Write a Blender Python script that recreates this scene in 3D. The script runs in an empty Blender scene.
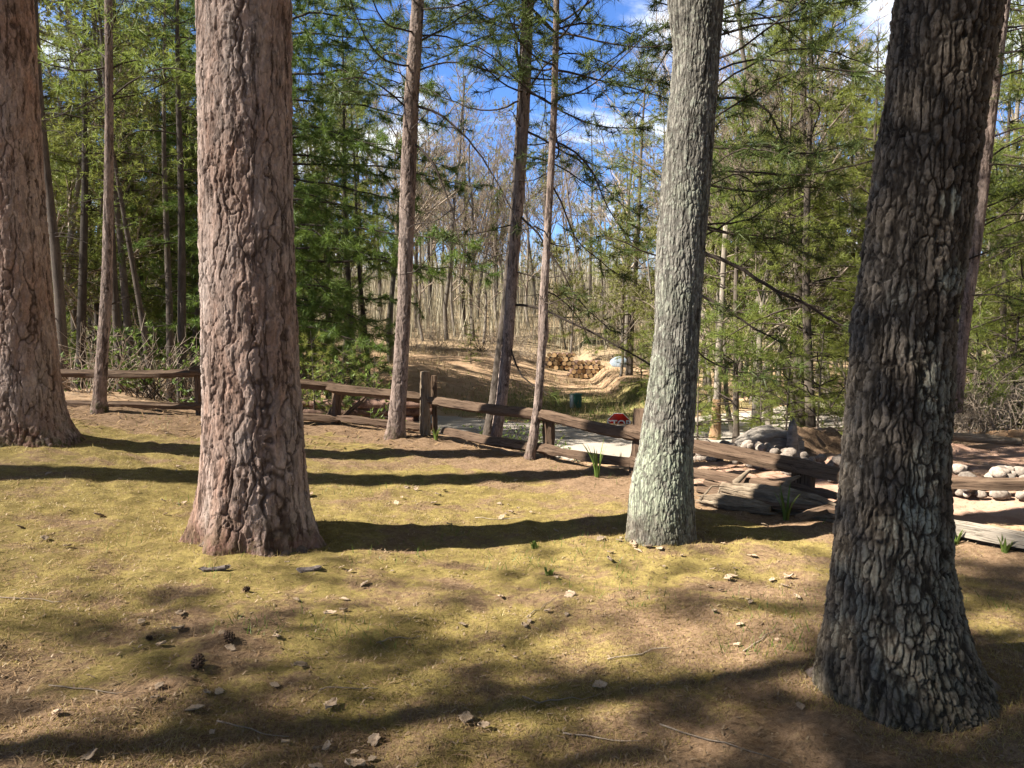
import bpy, math, random
import numpy as np
R = math.radians
rng = np.random.default_rng(7)
random.seed(7)
scene = bpy.context.scene
COL = scene.collection

# ------------------------------------------------------------------ camera
F = 773.0; W, H = 1024, 768
CAMZ = 1.6; PITCH = R(4.4)
cam_d = bpy.data.cameras.new('camera'); cam = bpy.data.objects.new('camera', cam_d); COL.objects.link(cam)
cam_d.sensor_width = 36; cam_d.lens = F / W * 36; cam_d.clip_end = 3000; cam_d.clip_start = 0.05
cam.location = (0, 0, CAMZ); cam.rotation_euler = (math.pi/2 - PITCH, 0, 0)
scene.camera = cam

def P(px, py, Y):
    u = (px - 512) / F; v = (384 - py) / F
    dy = math.cos(PITCH) + v*math.sin(PITCH); dz = -math.sin(PITCH) + v*math.cos(PITCH)
    t = Y / dy
    return np.array([u*t, Y, CAMZ + dz*t])

# ------------------------------------------------------------------ noise
def _h(ix, iy, iz, seed):
    n = (ix.astype(np.int64)*374761393 + iy.astype(np.int64)*668265263 + iz.astype(np.int64)*2147483647 + seed*974634777) & 0xFFFFFFFF
    n = ((n ^ (n >> 13)) * 1274126177) & 0xFFFFFFFF
    n = ((n ^ (n >> 16)) * 2246822519) & 0xFFFFFFFF
    n = n ^ (n >> 15)
    return (n & 0xFFFFFF) / float(0x1000000)

def vnoise(p, seed=0):
    i = np.floor(p).astype(np.int64); f = p - i; f = f*f*(3 - 2*f)
    r = 0
    for dx in (0, 1):
        wx = f[:, 0] if dx else 1 - f[:, 0]
        for dy in (0, 1):
            wy = f[:, 1] if dy else 1 - f[:, 1]
            for dz in (0, 1):
                wz = f[:, 2] if dz else 1 - f[:, 2]
                r = r + wx*wy*wz*_h(i[:, 0]+dx, i[:, 1]+dy, i[:, 2]+dz, seed)
    return r

def fbm(p, seed=0, oct=4, gain=.5):
    a = 1; s = 0; tot = 0
    for o in range(oct):
        s = s + a*vnoise(p*2**o + 17.3*o, seed+o); tot += a; a *= gain
    return s/tot

def voro(p, seed=0):
    i = np.floor(p).astype(np.int64)
    f1 = np.full(len(p), 9.); f2 = np.full(len(p), 9.); idd = np.zeros(len(p))
    for dx in (-1, 0, 1):
        for dy in (-1, 0, 1):
            for dz in (-1, 0, 1):
                c = i + np.array([dx, dy, dz])
                q = np.stack([_h(c[:, 0], c[:, 1], c[:, 2], seed), _h(c[:, 0], c[:, 1], c[:, 2], seed+11), _h(c[:, 0], c[:, 1], c[:, 2], seed+23)], 1)
                d = np.linalg.norm(c + q - p, axis=1)
                b = d < f1
                f2 = np.where(b, f1, np.minimum(f2, d))
                idd = np.where(b, _h(c[:, 0], c[:, 1], c[:, 2], seed+37), idd)
                f1 = np.where(b, d, f1)
    return f1, f2, idd

def sst(a, b, x):
    t = np.clip((x - a)/(b - a), 0, 1); return t*t*(3 - 2*t)
def softp(x, k):
    return k*np.logaddexp(0, np.asarray(x, float)/k)

# ------------------------------------------------------------------ ground height
FX = np.array([-60, -9, -6.45, -4.24, -2.52, -1.15, .4, 1.31, 2.46, 3.05, 3.97, 6.2, 9, 60])
FY = np.array([13, 11.2, 10.8, 10.5, 11.0, 10.2, 8.9, 7.9, 6.6, 6.0, 5.6, 4.9, 4.2, 2.])
ROAD = np.array([(-40, 38), (-16, 27), (-6, 21), (-1, 17.4), (1.5, 16.2), (4, 16.8), (8, 20), (16, 27), (30, 36)], float)
def smooth_poly(p, n):
    t = np.arange(len(p)); tt = np.linspace(0, len(p)-1, n)
    q = np.stack([np.interp(tt, t, p[:, k]) for k in range(p.shape[1])], 1)
    for _ in range(int(n/len(p)*2)):
        q[1:-1] = .25*q[:-2] + .5*q[1:-1] + .25*q[2:]
    return q
ROADC = smooth_poly(ROAD, 160); ROADZ = -.9
MOUND = [(-1.67, 5.2, .055, .75), (1.12, 5.56, .04, .7), (1.72, 3.26, .04, .7), (-4.75, 7.75, .08, .8), (-1.5, 10.3, .05, .5), (-5.4, 10.4, .05, .5)]
def road_dist(x, y):
    d = np.full(x.shape, 1e9)
    for c in ROADC: d = np.minimum(d, np.hypot(x-c[0], y-c[1]))
    return d
def gh(x, y, fine=True):
    x = np.atleast_1d(np.asarray(x, float)); y = np.atleast_1d(np.asarray(y, float))
    z = .8*np.tanh(.105*softp(-x-.9, .8)/.8)
    d = y - np.interp(x, FX, FY)
    wx = sst(-7, -1.5, x - .25*(y-14))
    side = sst(-1.5, 2., x - (y-10)*.9)
    z = z*(1 - sst(0, 6, d)*.6)
    z = z - wx*((1-side)*.95*sst(.4, 4.2, d) + side*.24*sst(.2, 1.7, d))
    z = z + .55*sst(11.0, 11.7, y + .3*np.sin(x*2.1))*sst(3.4, 4.2, x)*(1-sst(5.6, 7.0, x))
    z = z + side*softp(y-12.5, 1.)*.035*(y < 60) + side*(y >= 60)*1.66
    rd = road_dist(x, y)
    w = 1 - sst(2.6, 6.5, rd)
    z = z*(1-w) + (ROADZ)*w
    hill = .125*(softp(y-37, 4.) - softp(y-98, 8.))
    z = z + hill*(1 - .0*w)
    for mx, my, a, s in MOUND:
        z = z + a*np.exp(-((x-mx)**2+(y-my)**2)/s**2)
    if fine:
        p = np.stack([x*.9, y*.9, 0*x], 1)
        n = fbm(p, 3, 4) - .5
        bk = sst(10.7, 11.2, y)*(1-sst(12., 13., y))*sst(3.2, 4.0, x)*(1-sst(5.8, 7., x))
        z = z + bk*((fbm(p*3.2+9, 14, 5)-.5)*.55)
        z = z + n*.09*(1-w) + (fbm(p*.12, 5, 2)-.5)*np.clip((y-22)/20, 0, 1)*1.0*(1-w)
    return z
def g1(x, y): return float(gh(x, y)[0])

# ------------------------------------------------------------------ mesh helpers
def build(name, V, tris=None, quads=None, mat=None, parent=None, attrs=None, smooth=True, mat_idx=None, mats=None):
    me = bpy.data.meshes.new(name)
    V = np.asarray(V, np.float32)
    nt = 0 if tris is None else len(tris); nq = 0 if quads is None else len(quads)
    me.vertices.add(len(V)); me.vertices.foreach_set('co', V.ravel())
    me.loops.add(nt*3 + nq*4); me.polygons.add(nt + nq)
    li = []
    if nt: li.append(np.asarray(tris, np.int32).ravel())
    if nq: li.append(np.asarray(quads, np.int32).ravel())
    me.loops.foreach_set('vertex_index', np.concatenate(li))
    ls = np.concatenate([np.arange(nt)*3, nt*3 + np.arange(nq)*4]).astype(np.int32)
    me.polygons.foreach_set('loop_start', ls)
    if smooth: me.polygons.foreach_set('use_smooth', np.ones(nt+nq, bool))
    for k, a in (attrs or {}).items():
        a = np.asarray(a, np.float32)
        at = me.attributes.new(k, 'FLOAT' if a.ndim == 1 else 'FLOAT_VECTOR', 'POINT'); at.data.foreach_set('value' if a.ndim == 1 else 'vector', a.ravel())
    for m in (mats or [mat]):
        if m: me.materials.append(m)
    if mat_idx is not None: me.polygons.foreach_set('material_index', np.asarray(mat_idx, np.int32))
    me.update(calc_edges=True)
    o = bpy.data.objects.new(name, me); COL.objects.link(o)
    if parent: o.parent = parent
    return o
def tag(o, label=None, cat=None, group=None, kind=None):
    if label: o['label'] = label
    if cat: o['category'] = cat
    if group: o['group'] = group
    if kind: o['kind'] = kind
    return o
def empty(name, loc, label, cat, group=None):
    o = bpy.data.objects.new(name, None); COL.objects.link(o); o.location = loc
    o.empty_display_size = .1
    return tag(o, label, cat, group)
def dup(root, loc, rotz=0, scale=1., label=None, group=None, rot=None):
    r = root.copy(); COL.objects.link(r); r.location = loc
    r.rotation_euler = rot if rot is not None else (0, 0, rotz)
    r.scale = (scale,)*3 if np.isscalar(scale) else scale
    if label: r['label'] = label
    if group: r['group'] = group
    for ch in root.children:
        c = ch.copy(); COL.objects.link(c); c.parent = r
        for gch in ch.children:
            d = gch.copy(); COL.objects.link(d); d.parent = c
    return r

class MB:
    def __init__(s): s.v = []; s.t = []; s.q = []; s.n = 0
    def add(s, v, t=None, q=None):
        v = np.asarray(v, float)
        s.v.append(v)
        if t is not None and len(t): s.t.append(np.asarray(t, int) + s.n)
        if q is not None and len(q): s.q.append(np.asarray(q, int) + s.n)
        s.n += len(v)
    def tube(s, pts, rad, k=5, cap=True, rough=0., seed=0):
        pts = np.asarray(pts, float); n = len(pts)
        rad = np.broadcast_to(np.asarray(rad, float), (n,))
        T = np.gradient(pts, axis=0); T /= np.linalg.norm(T, axis=1)[:, None] + 1e-9
        up = np.array([0, 0, 1.]) if abs(T[0, 2]) < .9 else np.array([1., 0, 0])
        A = np.cross(T, up); A /= np.linalg.norm(A, axis=1)[:, None] + 1e-9
        B = np.cross(T, A)
        th = np.arange(k)*2*math.pi/k
        ring = A[:, None]*np.cos(th)[None, :, None] + B[:, None]*np.sin(th)[None, :, None]
        rr = rad[:, None, None]
        if rough:
            q = (pts[:, None] + ring*rr).reshape(-1, 3)
            rr = rr*(1 + rough*(fbm(q*9 + seed, 1, 3)-.5).reshape(n, k, 1)*2)
        V = (pts[:, None] + ring*rr).reshape(-1, 3)
        i = np.arange(n-1)[:, None]*k; j = np.arange(k)[None]; j2 = (j+1) % k
        Q = np.stack([i+j, i+j2, i+k+j2, i+k+j], -1).reshape(-1, 4)
        t = None
        if cap:
            V = np.concatenate([V, pts[:1], pts[-1:]])
            a = n*k
            jj = np.arange(k); jj2 = (jj+1) % k
            t = np.concatenate([np.stack([jj2, jj, np.full(k, a)], 1), np.stack([(n-1)*k+jj, (n-1)*k+jj2, np.full(k, a+1)], 1)])
        s.add(V, t, Q)
    def box(s, c, size, rot=None):
        x, y, z = np.array(size)/2
        V = np.array([[a*x, b*y, d*z] for a in (-1, 1) for b in (-1, 1) for d in (-1, 1)])
        if rot is not None: V = V @ np.array(rot).T
        s.add(V + np.array(c), None, [[0, 1, 3, 2], [4, 6, 7, 5], [0, 4, 5, 1], [2, 3, 7, 6], [0, 2, 6, 4], [1, 5, 7, 3]])
    def get(s):
        return (np.concatenate(s.v), np.concatenate(s.t) if s.t else None, np.concatenate(s.q) if s.q else None)
    def build(s, name, mat, parent=None, smooth=True, off=None):
        v, t, q = s.get()
        if off is not None: v = v - np.asarray(off)
        return build(name, v, t, q, mat, parent, smooth=smooth)

# ------------------------------------------------------------------ materials
def newmat(name):
    m = bpy.data.materials.new(name); m.use_nodes = True
    nt = m.node_tree; nt.nodes.clear()
    out = nt.nodes.new('ShaderNodeOutputMaterial')
    return m, nt, out
class NT:
    def __init__(s, nt): s.nt = nt
    def n(s, t, **k):
        o = s.nt.nodes.new('ShaderNode'+t)
        for a, b in k.items(): setattr(o, a, b)
        return o
    def l(s, a, b): s.nt.links.new(a, b)
    def val(s, x, sock):
        if isinstance(x, (int, float)): sock.default_value = x
        elif isinstance(x, tuple): sock.default_value = x if len(x) == 4 or sock.type == 'VECTOR' else (*x, 1)
        else: s.l(x, sock)
    def noise(s, scale, detail=5, rough=.6, vec=None, dist=0., out='Fac'):
        o = s.n('TexNoise'); o.inputs['Scale'].default_value = scale; o.inputs['Detail'].default_value = detail
        o.inputs['Roughness'].default_value = rough; o.inputs['Distortion'].default_value = dist
        if vec is not None: s.l(vec, o.inputs['Vector'])
        return o.outputs[out]
    def mapping(s, vec, scale=(1, 1, 1), loc=(0, 0, 0)):
        o = s.n('Mapping'); o.inputs['Scale'].default_value = scale; o.inputs['Location'].default_value = loc
        s.l(vec, o.inputs['Vector']); return o.outputs[0]
    def ramp(s, fac, a, b, smooth=True):
        o = s.n('MapRange'); o.interpolation_type = 'SMOOTHSTEP' if smooth else 'LINEAR'
        o.inputs['From Min'].default_value = a; o.inputs['From Max'].default_value = b
        s.l(fac, o.inputs['Value']); return o.outputs[0]
    def mix(s, fac, a, b, mode='MIX'):
        o = s.n('Mix', data_type='RGBA', blend_type=mode)
        s.val(fac, o.inputs[0]); s.val(a, o.inputs[6]); s.val(b, o.inputs[7]); return o.outputs[2]
    def math(s, op, a, b=0.):
        o = s.n('Math', operation=op); s.val(a, o.inputs[0]); s.val(b, o.inputs[1]); return o.outputs[0]
    def attr(s, name):
        o = s.n('Attribute'); o.attribute_name = name; return o.outputs['Fac']
    def coord(s, w='Object'): return s.n('TexCoord').outputs[w]
    def bump(s, h, strength, dist):
        o = s.n('Bump'); o.inputs['Strength'].default_value = strength; o.inputs['Distance'].default_value = dist
        s.l(h, o.inputs['Height']); return o.outputs[0]
    def bsdf(s, out, col, rough=.9, normal=None, spec=.2):
        o = s.n('BsdfPrincipled'); s.val(col, o.inputs['Base Color']); s.val(rough, o.inputs['Roughness'])
        o.inputs['Specular IOR Level'].default_value = spec; o.inputs['Diffuse Roughness'].default_value = 1.
        if normal is not None: s.l(normal, o.inputs['Normal'])
        s.l(o.outputs[0], out.inputs[0]); return o

def bark_mat(name, plate1, plate2, crack, fine=60, lichen=None, lich_gen=None, base_tint=None, moss=None):
    m, nt, out = newmat(name); g = NT(nt); co = g.coord('Object')
    n1 = g.noise(3.0, 5, .6, g.mapping(co, (1, 1, .35)))
    n2 = g.noise(fine, 4, .65, g.mapping(co, (1, 1, .5)))
    n3 = g.noise(14, 5, .65, g.mapping(co, (1, 1, .4)))
    c = g.mix(g.ramp(n1, .35, .65), plate1, plate2)
    c = g.mix(g.math('MULTIPLY', g.attr('cell'), .5), c, plate2, 'MIX')
    c = g.mix(g.ramp(n3, .25, .8), g.mix(.5, c, (.55, .55, .55), 'MULTIPLY'), c)
    v = g.n('MapRange'); v.inputs['From Min'].default_value = .25; v.inputs['From Max'].default_value = .75
    v.inputs['To Min'].default_value = .65; v.inputs['To Max'].default_value = 1.3; g.l(n2, v.inputs['Value'])
    c = g.mix(1., c, v.outputs[0], 'MULTIPLY')
    vo = g.n('TexVoronoi'); vo.inputs['Scale'].default_value = fine*.55; wv = g.n('Mix', data_type='RGBA', blend_type='ADD'); wv.inputs[0].default_value = .025
    g.l(g.mapping(co, (1, 1, .32)), wv.inputs[6]); g.l(g.noise(fine*.4, 4, .6, co, 0, 'Color'), wv.inputs[7]); g.l(wv.outputs[2], vo.inputs['Vector'])
    sepc = g.n('SeparateColor'); g.l(vo.outputs['Color'], sepc.inputs[0])
    vv = g.n('MapRange'); vv.inputs['To Min'].default_value = .72; vv.inputs['To Max'].default_value = 1.22; g.l(sepc.outputs[0], vv.inputs['Value'])
    c = g.mix(1., c, vv.outputs[0], 'MULTIPLY')
    fis = g.ramp(g.noise(fine*.35, 5, .7, g.mapping(co, (1, 1, .13)), .4), .46, .385)
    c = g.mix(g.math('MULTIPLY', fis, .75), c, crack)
    if lich_gen:
        f = g.ramp(g.noise(lich_gen[1], 6, .72, co, .5), lich_gen[2], lich_gen[2]+.07)
        f = g.math('MULTIPLY', f, g.math('SUBTRACT', 1., g.attr('crack')))
        f = g.math('MULTIPLY', f, lich_gen[3])
        c = g.mix(f, c, lich_gen[0])
    if lichen:
        sp = g.ramp(g.noise(19, 6, .78, co, .4), .38, .54)
        f = g.math('MULTIPLY', g.attr('lichen'), sp)
        f = g.math('MULTIPLY', f, g.math('SUBTRACT', 1., g.math('MULTIPLY', g.attr('crack'), .55)))
        c = g.mix(f, c, g.mix(g.noise(20, 3, .6, co), lichen, tuple(x*.7 for x in lichen)))
    if base_tint:
        c = g.mix(g.attr('low'), c, base_tint, 'MIX')
    if moss:
        f = g.math('MULTIPLY', g.attr('mossy'), g.ramp(g.noise(12, 5, .7, co), .42, .6))
        c = g.mix(f, c, moss)
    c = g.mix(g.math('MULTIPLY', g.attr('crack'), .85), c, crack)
    hgt = g.math('ADD', g.math('MULTIPLY', n2, .8), g.math('MULTIPLY', n3, .8)); hgt = g.math('ADD', hgt, g.math('MULTIPLY', sepc.outputs[1], .8)); hgt = g.math('SUBTRACT', hgt, fis)
    g.bsdf(out, c, .93, g.bump(hgt, 1., .009), .1)
    return m

def needle_mat(name, dark, light, trans=.35, yellow=None):
    m, nt, out = newmat(name); g = NT(nt)
    geo = g.n('NewGeometry'); co = geo.outputs['Position']
    oi = g.n('ObjectInfo')
    f = g.math('ADD', g.math('MULTIPLY', geo.outputs['Random Per Island'], .55), g.math('MULTIPLY', g.ramp(g.noise(1.6, 3, .6, co), .3, .7), .45))
    c = g.mix(f, dark, light)
    if yellow: c = g.mix(g.math('MULTIPLY', oi.outputs['Random'], .6), c, yellow)
    d = g.n('BsdfPrincipled'); g.l(c, d.inputs['Base Color']); d.inputs['Roughness'].default_value = .5
    d.inputs['Specular IOR Level'].default_value = .25
    t = g.n('BsdfTranslucent'); g.l(c, t.inputs[0])
    mx = g.n('MixShader'); mx.inputs[0].default_value = trans
    g.l(d.outputs[0], mx.inputs[1]); g.l(t.outputs[0], mx.inputs[2]); g.l(mx.outputs[0], out.inputs[0])
    return m
def simple_mat(name, c1, c2, scale=8, stretch=(1, 1, 1), rough=.9, bump=.5, bd=.01, rand=False, fine=70, spec=.15):
    m, nt, out = newmat(name); g = NT(nt); co = g.mapping(g.coord('Object'), stretch)
    n = g.noise(scale, 6, .65, co, .3); n2 = g.noise(fine, 4, .7, co)
    c = g.mix(g.ramp(n, .3, .7), c1, c2)
    v = g.n('MapRange'); v.inputs['From Min'].default_value = .25; v.inputs['From Max'].default_value = .75
    v.inputs['To Min'].default_value = .7; v.inputs['To Max'].default_value = 1.25; g.l(n2, v.inputs['Value'])
    c = g.mix(1., c, v.outputs[0], 'MULTIPLY')
    if rand:
        h = g.n('HueSaturation'); g.l(c, h.inputs['Color'])
        r = g.n('MapRange'); g.l(g.n('ObjectInfo').outputs['Random'], r.inputs['Value'])
        r.inputs['To Min'].default_value = .6; r.inputs['To Max'].default_value = 1.4
        g.l(r.outputs[0], h.inputs['Value']); c = h.outputs[0]
    g.bsdf(out, c, rough, g.bump(g.math('ADD', n, n2), bump, bd), spec)
    return m

def wood_mat(name, dark, mid, pale):
    m, nt, out = newmat(name); g = NT(nt); a = g.n('Attribute'); a.attribute_name = 'rc'; v = a.outputs['Vector']
    n = g.noise(1.1, 6, .7, v, .3); n2 = g.noise(2.8, 5, .75, v); n3 = g.noise(1.5, 4, .6, g.coord('Object'))
    c = g.mix(g.ramp(n, .32, .68), mid, pale); c = g.mix(g.ramp(n3, .35, .7), c, g.mix(.6, c, mid))
    c = g.mix(g.ramp(n2, .5, .36), c, dark)
    g.bsdf(out, c, .9, g.bump(g.math('ADD', n, n2), .9, .012), .12); return m
M = {}
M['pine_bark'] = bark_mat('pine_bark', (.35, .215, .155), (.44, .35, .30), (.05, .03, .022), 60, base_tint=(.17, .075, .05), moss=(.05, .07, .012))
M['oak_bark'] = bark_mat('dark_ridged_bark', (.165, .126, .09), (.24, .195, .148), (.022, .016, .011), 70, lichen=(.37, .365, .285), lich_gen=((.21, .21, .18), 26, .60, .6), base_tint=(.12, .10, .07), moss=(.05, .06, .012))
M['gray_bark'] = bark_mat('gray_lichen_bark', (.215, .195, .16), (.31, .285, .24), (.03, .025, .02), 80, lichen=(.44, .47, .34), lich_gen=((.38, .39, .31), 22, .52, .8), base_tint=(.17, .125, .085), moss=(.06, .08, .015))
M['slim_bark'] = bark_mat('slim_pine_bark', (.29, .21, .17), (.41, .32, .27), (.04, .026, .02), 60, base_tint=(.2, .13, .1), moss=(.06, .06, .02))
M['dark_bark'] = simple_mat('dark_trunk_bark', (.07, .054, .042), (.15, .12, .095), 9, (1, 1, .3), rand=True)
M['pale_bark'] = simple_mat('pale_trunk_bark', (.17, .14, .11), (.31, .265, .215), 9, (1, 1, .3), rand=True)
M['root'] = simple_mat('root_bark', (.10, .07, .05), (.2, .15, .12), 14, bump=1., fine=50)
M['snag'] = simple_mat('orange_snag_wood', (.30, .17, .085), (.42, .29, .18), 6, (1, 1, .2))
M['twig'] = simple_mat('dark_twig', (.04, .03, .023), (.085, .064, .05), 12)
M['twig_pale'] = simple_mat('pale_twig', (.25, .19, .14), (.37, .3, .23), 6, rand=True)
M['far_stem'] = needle_mat('thicket_stems', (.21, .18, .115), (.40, .355, .25), .2)
M['needle'] = needle_mat('pine_needles', (.095, .145, .026), (.24, .285, .06), .5, (.30, .29, .065))
M['needle_dark'] = needle_mat('dark_pine_needles', (.055, .098, .02), (.165, .225, .042), .42)
M['needle_red'] = needle_mat('red_pine_needles', (.035, .06, .016), (.12, .15, .035), .35)
M['bud'] = needle_mat('spring_buds', (.13, .15, .035), (.26, .25, .07), .4)
M['rail'] = wood_mat('weathered_rail_wood', (.045, .028, .018), (.115, .072, .047), (.19, .13, .085))
M['rail_gray'] = wood_mat('gray_weathered_wood', (.10, .08, .06), (.27, .225, .175), (.38, .33, .265))
M['post_wood'] = wood_mat('lit_post_wood', (.07, .05, .035), (.21, .155, .105), (.30, .235, .165))  # lighter copy of the rail wood, sunlight put into its colour
M['drift'] = simple_mat('driftwood', (.12, .085, .055), (.30, .235, .165), 9, (.35, .5, 1.6), bump=1., bd=.02, fine=30)
M['drift_gray'] = simple_mat('grey_rotten_wood', (.17, .145, .12), (.36, .315, .265), 9, (.35, .5, 1.6), bump=1., bd=.02, fine=30)
M['log_end'] = simple_mat('fresh_cut_wood', (.42, .26, .12), (.56, .39, .21), 12, rand=True)
M['log_bark'] = simple_mat('firewood_bark', (.10, .055, .04), (.30, .19, .14), 9, rand=True)
M['stone'] = simple_mat('field_stone', (.19, .15, .12), (.36, .30, .245), 3, bump=.6, rand=True, fine=35)
M['road'] = simple_mat('asphalt', (.285, .245, .2), (.375, .325, .27), 1.2, bump=.4, bd=.006, fine=90)
M['leaf'] = simple_mat('dry_leaf', (.25, .165, .10), (.46, .36, .26), 25, rand=True, bump=.4, bd=.003, rough=.7)
M['cone'] = simple_mat('pine_cone', (.05, .032, .022), (.10, .065, .045), 40)
M['bark_chip'] = simple_mat('bark_chip', (.10, .075, .065), (.22, .18, .16), 25, bump=.8)
M['green_box'] = simple_mat('green_paint', (.05, .15, .11), (.07, .18, .13), 5, rough=.5, bump=.1)
M['cap_pale'] = simple_mat('pale_metal', (.5, .53, .5), (.6, .62, .6), 5, rough=.4, bump=.1)
M['sign_red'] = simple_mat('sign_red', (.42, .018, .012), (.5, .025, .015), 4, rough=.4, bump=.05)
M['sign_white'] = simple_mat('sign_white', (.75, .75, .74), (.8, .8, .8), 4, rough=.4, bump=.05)
M['sign_post'] = simple_mat('sign_post', (.09, .07, .055), (.16, .13, .1), 8, (1, 1, .3))
M['blade'] = needle_mat('fresh_blades', (.07, .12, .02), (.17, .22, .05), .35)
M['moss_blade'] = needle_mat('moss_blades', (.19, .14, .038), (.40, .308, .108), .25)
M['dry_grass'] = needle_mat('dry_grass', (.26, .19, .09), (.45, .36, .19), .2)
M['litter'] = needle_mat('needle_litter', (.14, .08, .04), (.33, .22, .115), .1)
M['leaf_bits'] = needle_mat('leaf_bits', (.12, .07, .04), (.36, .27, .17), .1)
M['blue_tarp'] = simple_mat('blue_tarp', (.26, .32, .37), (.38, .43, .47), 5, rough=.5)

def ground_mat():
    m, nt, out = newmat('forest_floor'); g = NT(nt); co = g.coord('Object')
    n_big = g.noise(.55, 5, .6, co, .6); n_mid = g.noise(2.6, 6, .65, co, .4); n_f = g.noise(28, 5, .7, co); n_ff = g.noise(150, 3, .7, co)
    mossc = g.mix(g.ramp(n_mid, .3, .7), (.31, .236, .08), (.22, .168, .056))
    n_c = g.noise(7.5, 5, .7, co, .5)
    mossc = g.mix(g.ramp(n_c, .42, .62), g.mix(.55, mossc, (.10, .07, .025)), mossc)
    mossc = g.mix(g.ramp(n_f, .55, .8), mossc, (.29, .22, .08))
    duff = g.mix(g.ramp(n_f, .3, .7), (.13, .08, .045), (.25, .165, .10))
    mm = g.math('ADD', g.math('MULTIPLY', n_big, .6), g.math('MULTIPLY', n_mid, .55))
    mm = g.math('ADD', mm, g.math('MULTIPLY', g.math('SUBTRACT', n_f, .5), .25))
    mm = g.math('ADD', mm, g.math('SUBTRACT', g.attr('moss'), 1.))
    c = g.mix(g.ramp(mm, .48, .60), duff, mossc)
    out_d = g.mix(g.ramp(n_mid, .35, .65), (.30, .19, .11), (.42, .29, .18))
    c = g.mix(g.attr('duff'), c, out_d)
    dirt = g.mix(g.ramp(n_mid, .3, .7), (.27, .155, .105), (.38, .25, .18))
    c = g.mix(g.attr('dirt'), c, dirt)
    tan = g.mix(g.ramp(n_mid, .3, .7), (.33, .25, .155), (.25, .18, .11))
    c = g.mix(g.attr('tan'), c, tan)
    gr = g.mix(g.ramp(n_mid, .3, .7), (.16, .17, .045), (.25, .21, .08))
    c = g.mix(g.attr('grass'), c, gr)
    bank = g.mix(g.ramp(n_f, .3, .7), (.075, .045, .028), (.21, .14, .085))
    c = g.mix(g.attr('bank'), c, bank)
    v = g.n('MapRange'); v.inputs['From Min'].default_value = .3; v.inputs['From Max'].default_value = .7
    v.inputs['To Min'].default_value = .6; v.inputs['To Max'].default_value = 1.35; g.l(n_ff, v.inputs['Value'])
    c = g.mix(1., c, v.outputs[0], 'MULTIPLY')
    h = g.math('ADD', g.math('MULTIPLY', n_f, 1.), g.math('MULTIPLY', n_ff, .35))
    g.bsdf(out, c, .95, g.bump(h, .8, .012), .08)
    return m

# ------------------------------------------------------------------ ground sheet
def axis(lo, a, b, hi, step, grow=1.13):
    c = list(np.arange(a, b, step)); s = step
    x = a; left = []
    while x > lo: s *= grow; x -= s; left.append(x)
    x = c[-1]; s = step; right = []
    while x < hi: s *= grow; x += s; right.append(x)
    return np.array(left[::-1] + c + right)
gx = axis(-500, -6.2, 5.6, 500, .04, 1.07); gy = axis(-120, 1.8, 11.5, 600, .04, 1.022)
GX, GY = np.meshgrid(gx, gy); fx, fy = GX.ravel(), GY.ravel()
GZ = gh(fx, fy)
near = (fx > -7) & (fx < 7) & (fy > 1) & (fy < 13)
pp = np.stack([fx*8, fy*8, 0*fx], 1)
GZ = GZ + np.where(near, (fbm(pp, 9, 4)-.5)*.05 + np.clip(fbm(pp*.45, 19, 3)-.5, 0, 1)*.09, 0)
d = fy - np.interp(fx, FX, FY)
nz = fbm(np.stack([fx*.5, fy*.5, 0*fx], 1), 21, 3) - .5
a_moss = 1 - sst(-1.6, .2, d + nz*1.5)*.75
a_moss *= 1 - .5*sst(.9, .25, np.hypot(fx-1.78, fy-3.35)) 
a_moss -= .10*sst(3.3, 2.4, fy) + .05*sst(-.2, 1.2, fx)*sst(5.0, 4.0, fy)
a_duff = sst(.1, 1.2, d + nz*1.2)
right = sst(1.5, 3., fx - (fy-10)*.6)
a_dirt = sst(.6, 1.6, d)*right*(1-sst(11, 13, fy))
a_tan = sst(34, 42, fy + nz*8)
a_grass = np.exp(-(((fx-3.0)/3.2)**2 + ((fy-24.)/3.0)**2)**2)*.9
a_grass = np.maximum(a_grass, .75*sst(2.5, 3.4, road_dist(fx, fy))*(1-sst(3.4, 5., road_dist(fx, fy)))*(fx > -2)*(fy > 15))
a_bank = sst(10.8, 11.2, fy + .3*np.sin(fx*2.1))*(1-sst(11.7, 12.2, fy))*sst(3.4, 4.0, fx)*(1-sst(5.6, 6.6, fx))
nx_, ny_ = len(gx), len(gy)
ii = (np.arange(ny_-1)[:, None]*nx_ + np.arange(nx_-1)[None]).ravel()
gq = np.stack([ii, ii+1, ii+nx_+1, ii+nx_], 1)
ground = build('ground', np.stack([fx, fy, GZ], 1), None, gq, ground_mat(), attrs=dict(moss=a_moss, duff=a_duff, dirt=a_dirt, tan=a_tan, grass=a_grass, bank=a_bank))
tag(ground, 'mossy needle strewn forest floor', 'ground', kind='structure')
# road strip
rc = ROADC; T = np.gradient(rc, axis=0); T /= np.linalg.norm(T, axis=1)[:, None]; N = np.stack([-T[:, 1], T[:, 0]], 1)
ws = np.linspace(-2.35, 2.35, 9)
edge = (vnoise(np.stack([np.arange(len(rc))*.9, 0*rc[:, 0], 0*rc[:, 0]], 1), 4)-.5)*.35
RV = []
for k, w in enumerate(ws):
    off = w + (edge if k in (0,) else -edge if k == 8 else 0)
    q = rc + N*np.asarray(off).reshape(-1, 1)
    hz = .125*(softp(q[:, 1]-37, 4.) - softp(q[:, 1]-98, 8.))
    RV.append(np.stack([q[:, 0], q[:, 1], ROADZ + .035 + hz - .02*(w/2.35)**2], 1))
RV = np.stack(RV, 1); nr = len(rc)
ii = (np.arange(nr-1)[:, None]*9 + np.arange(8)[None]).ravel()
road = build('road', RV.reshape(-1, 3), None, np.stack([ii, ii+9, ii+10, ii+1], 1)[:, ::-1], M['road'])
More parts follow.
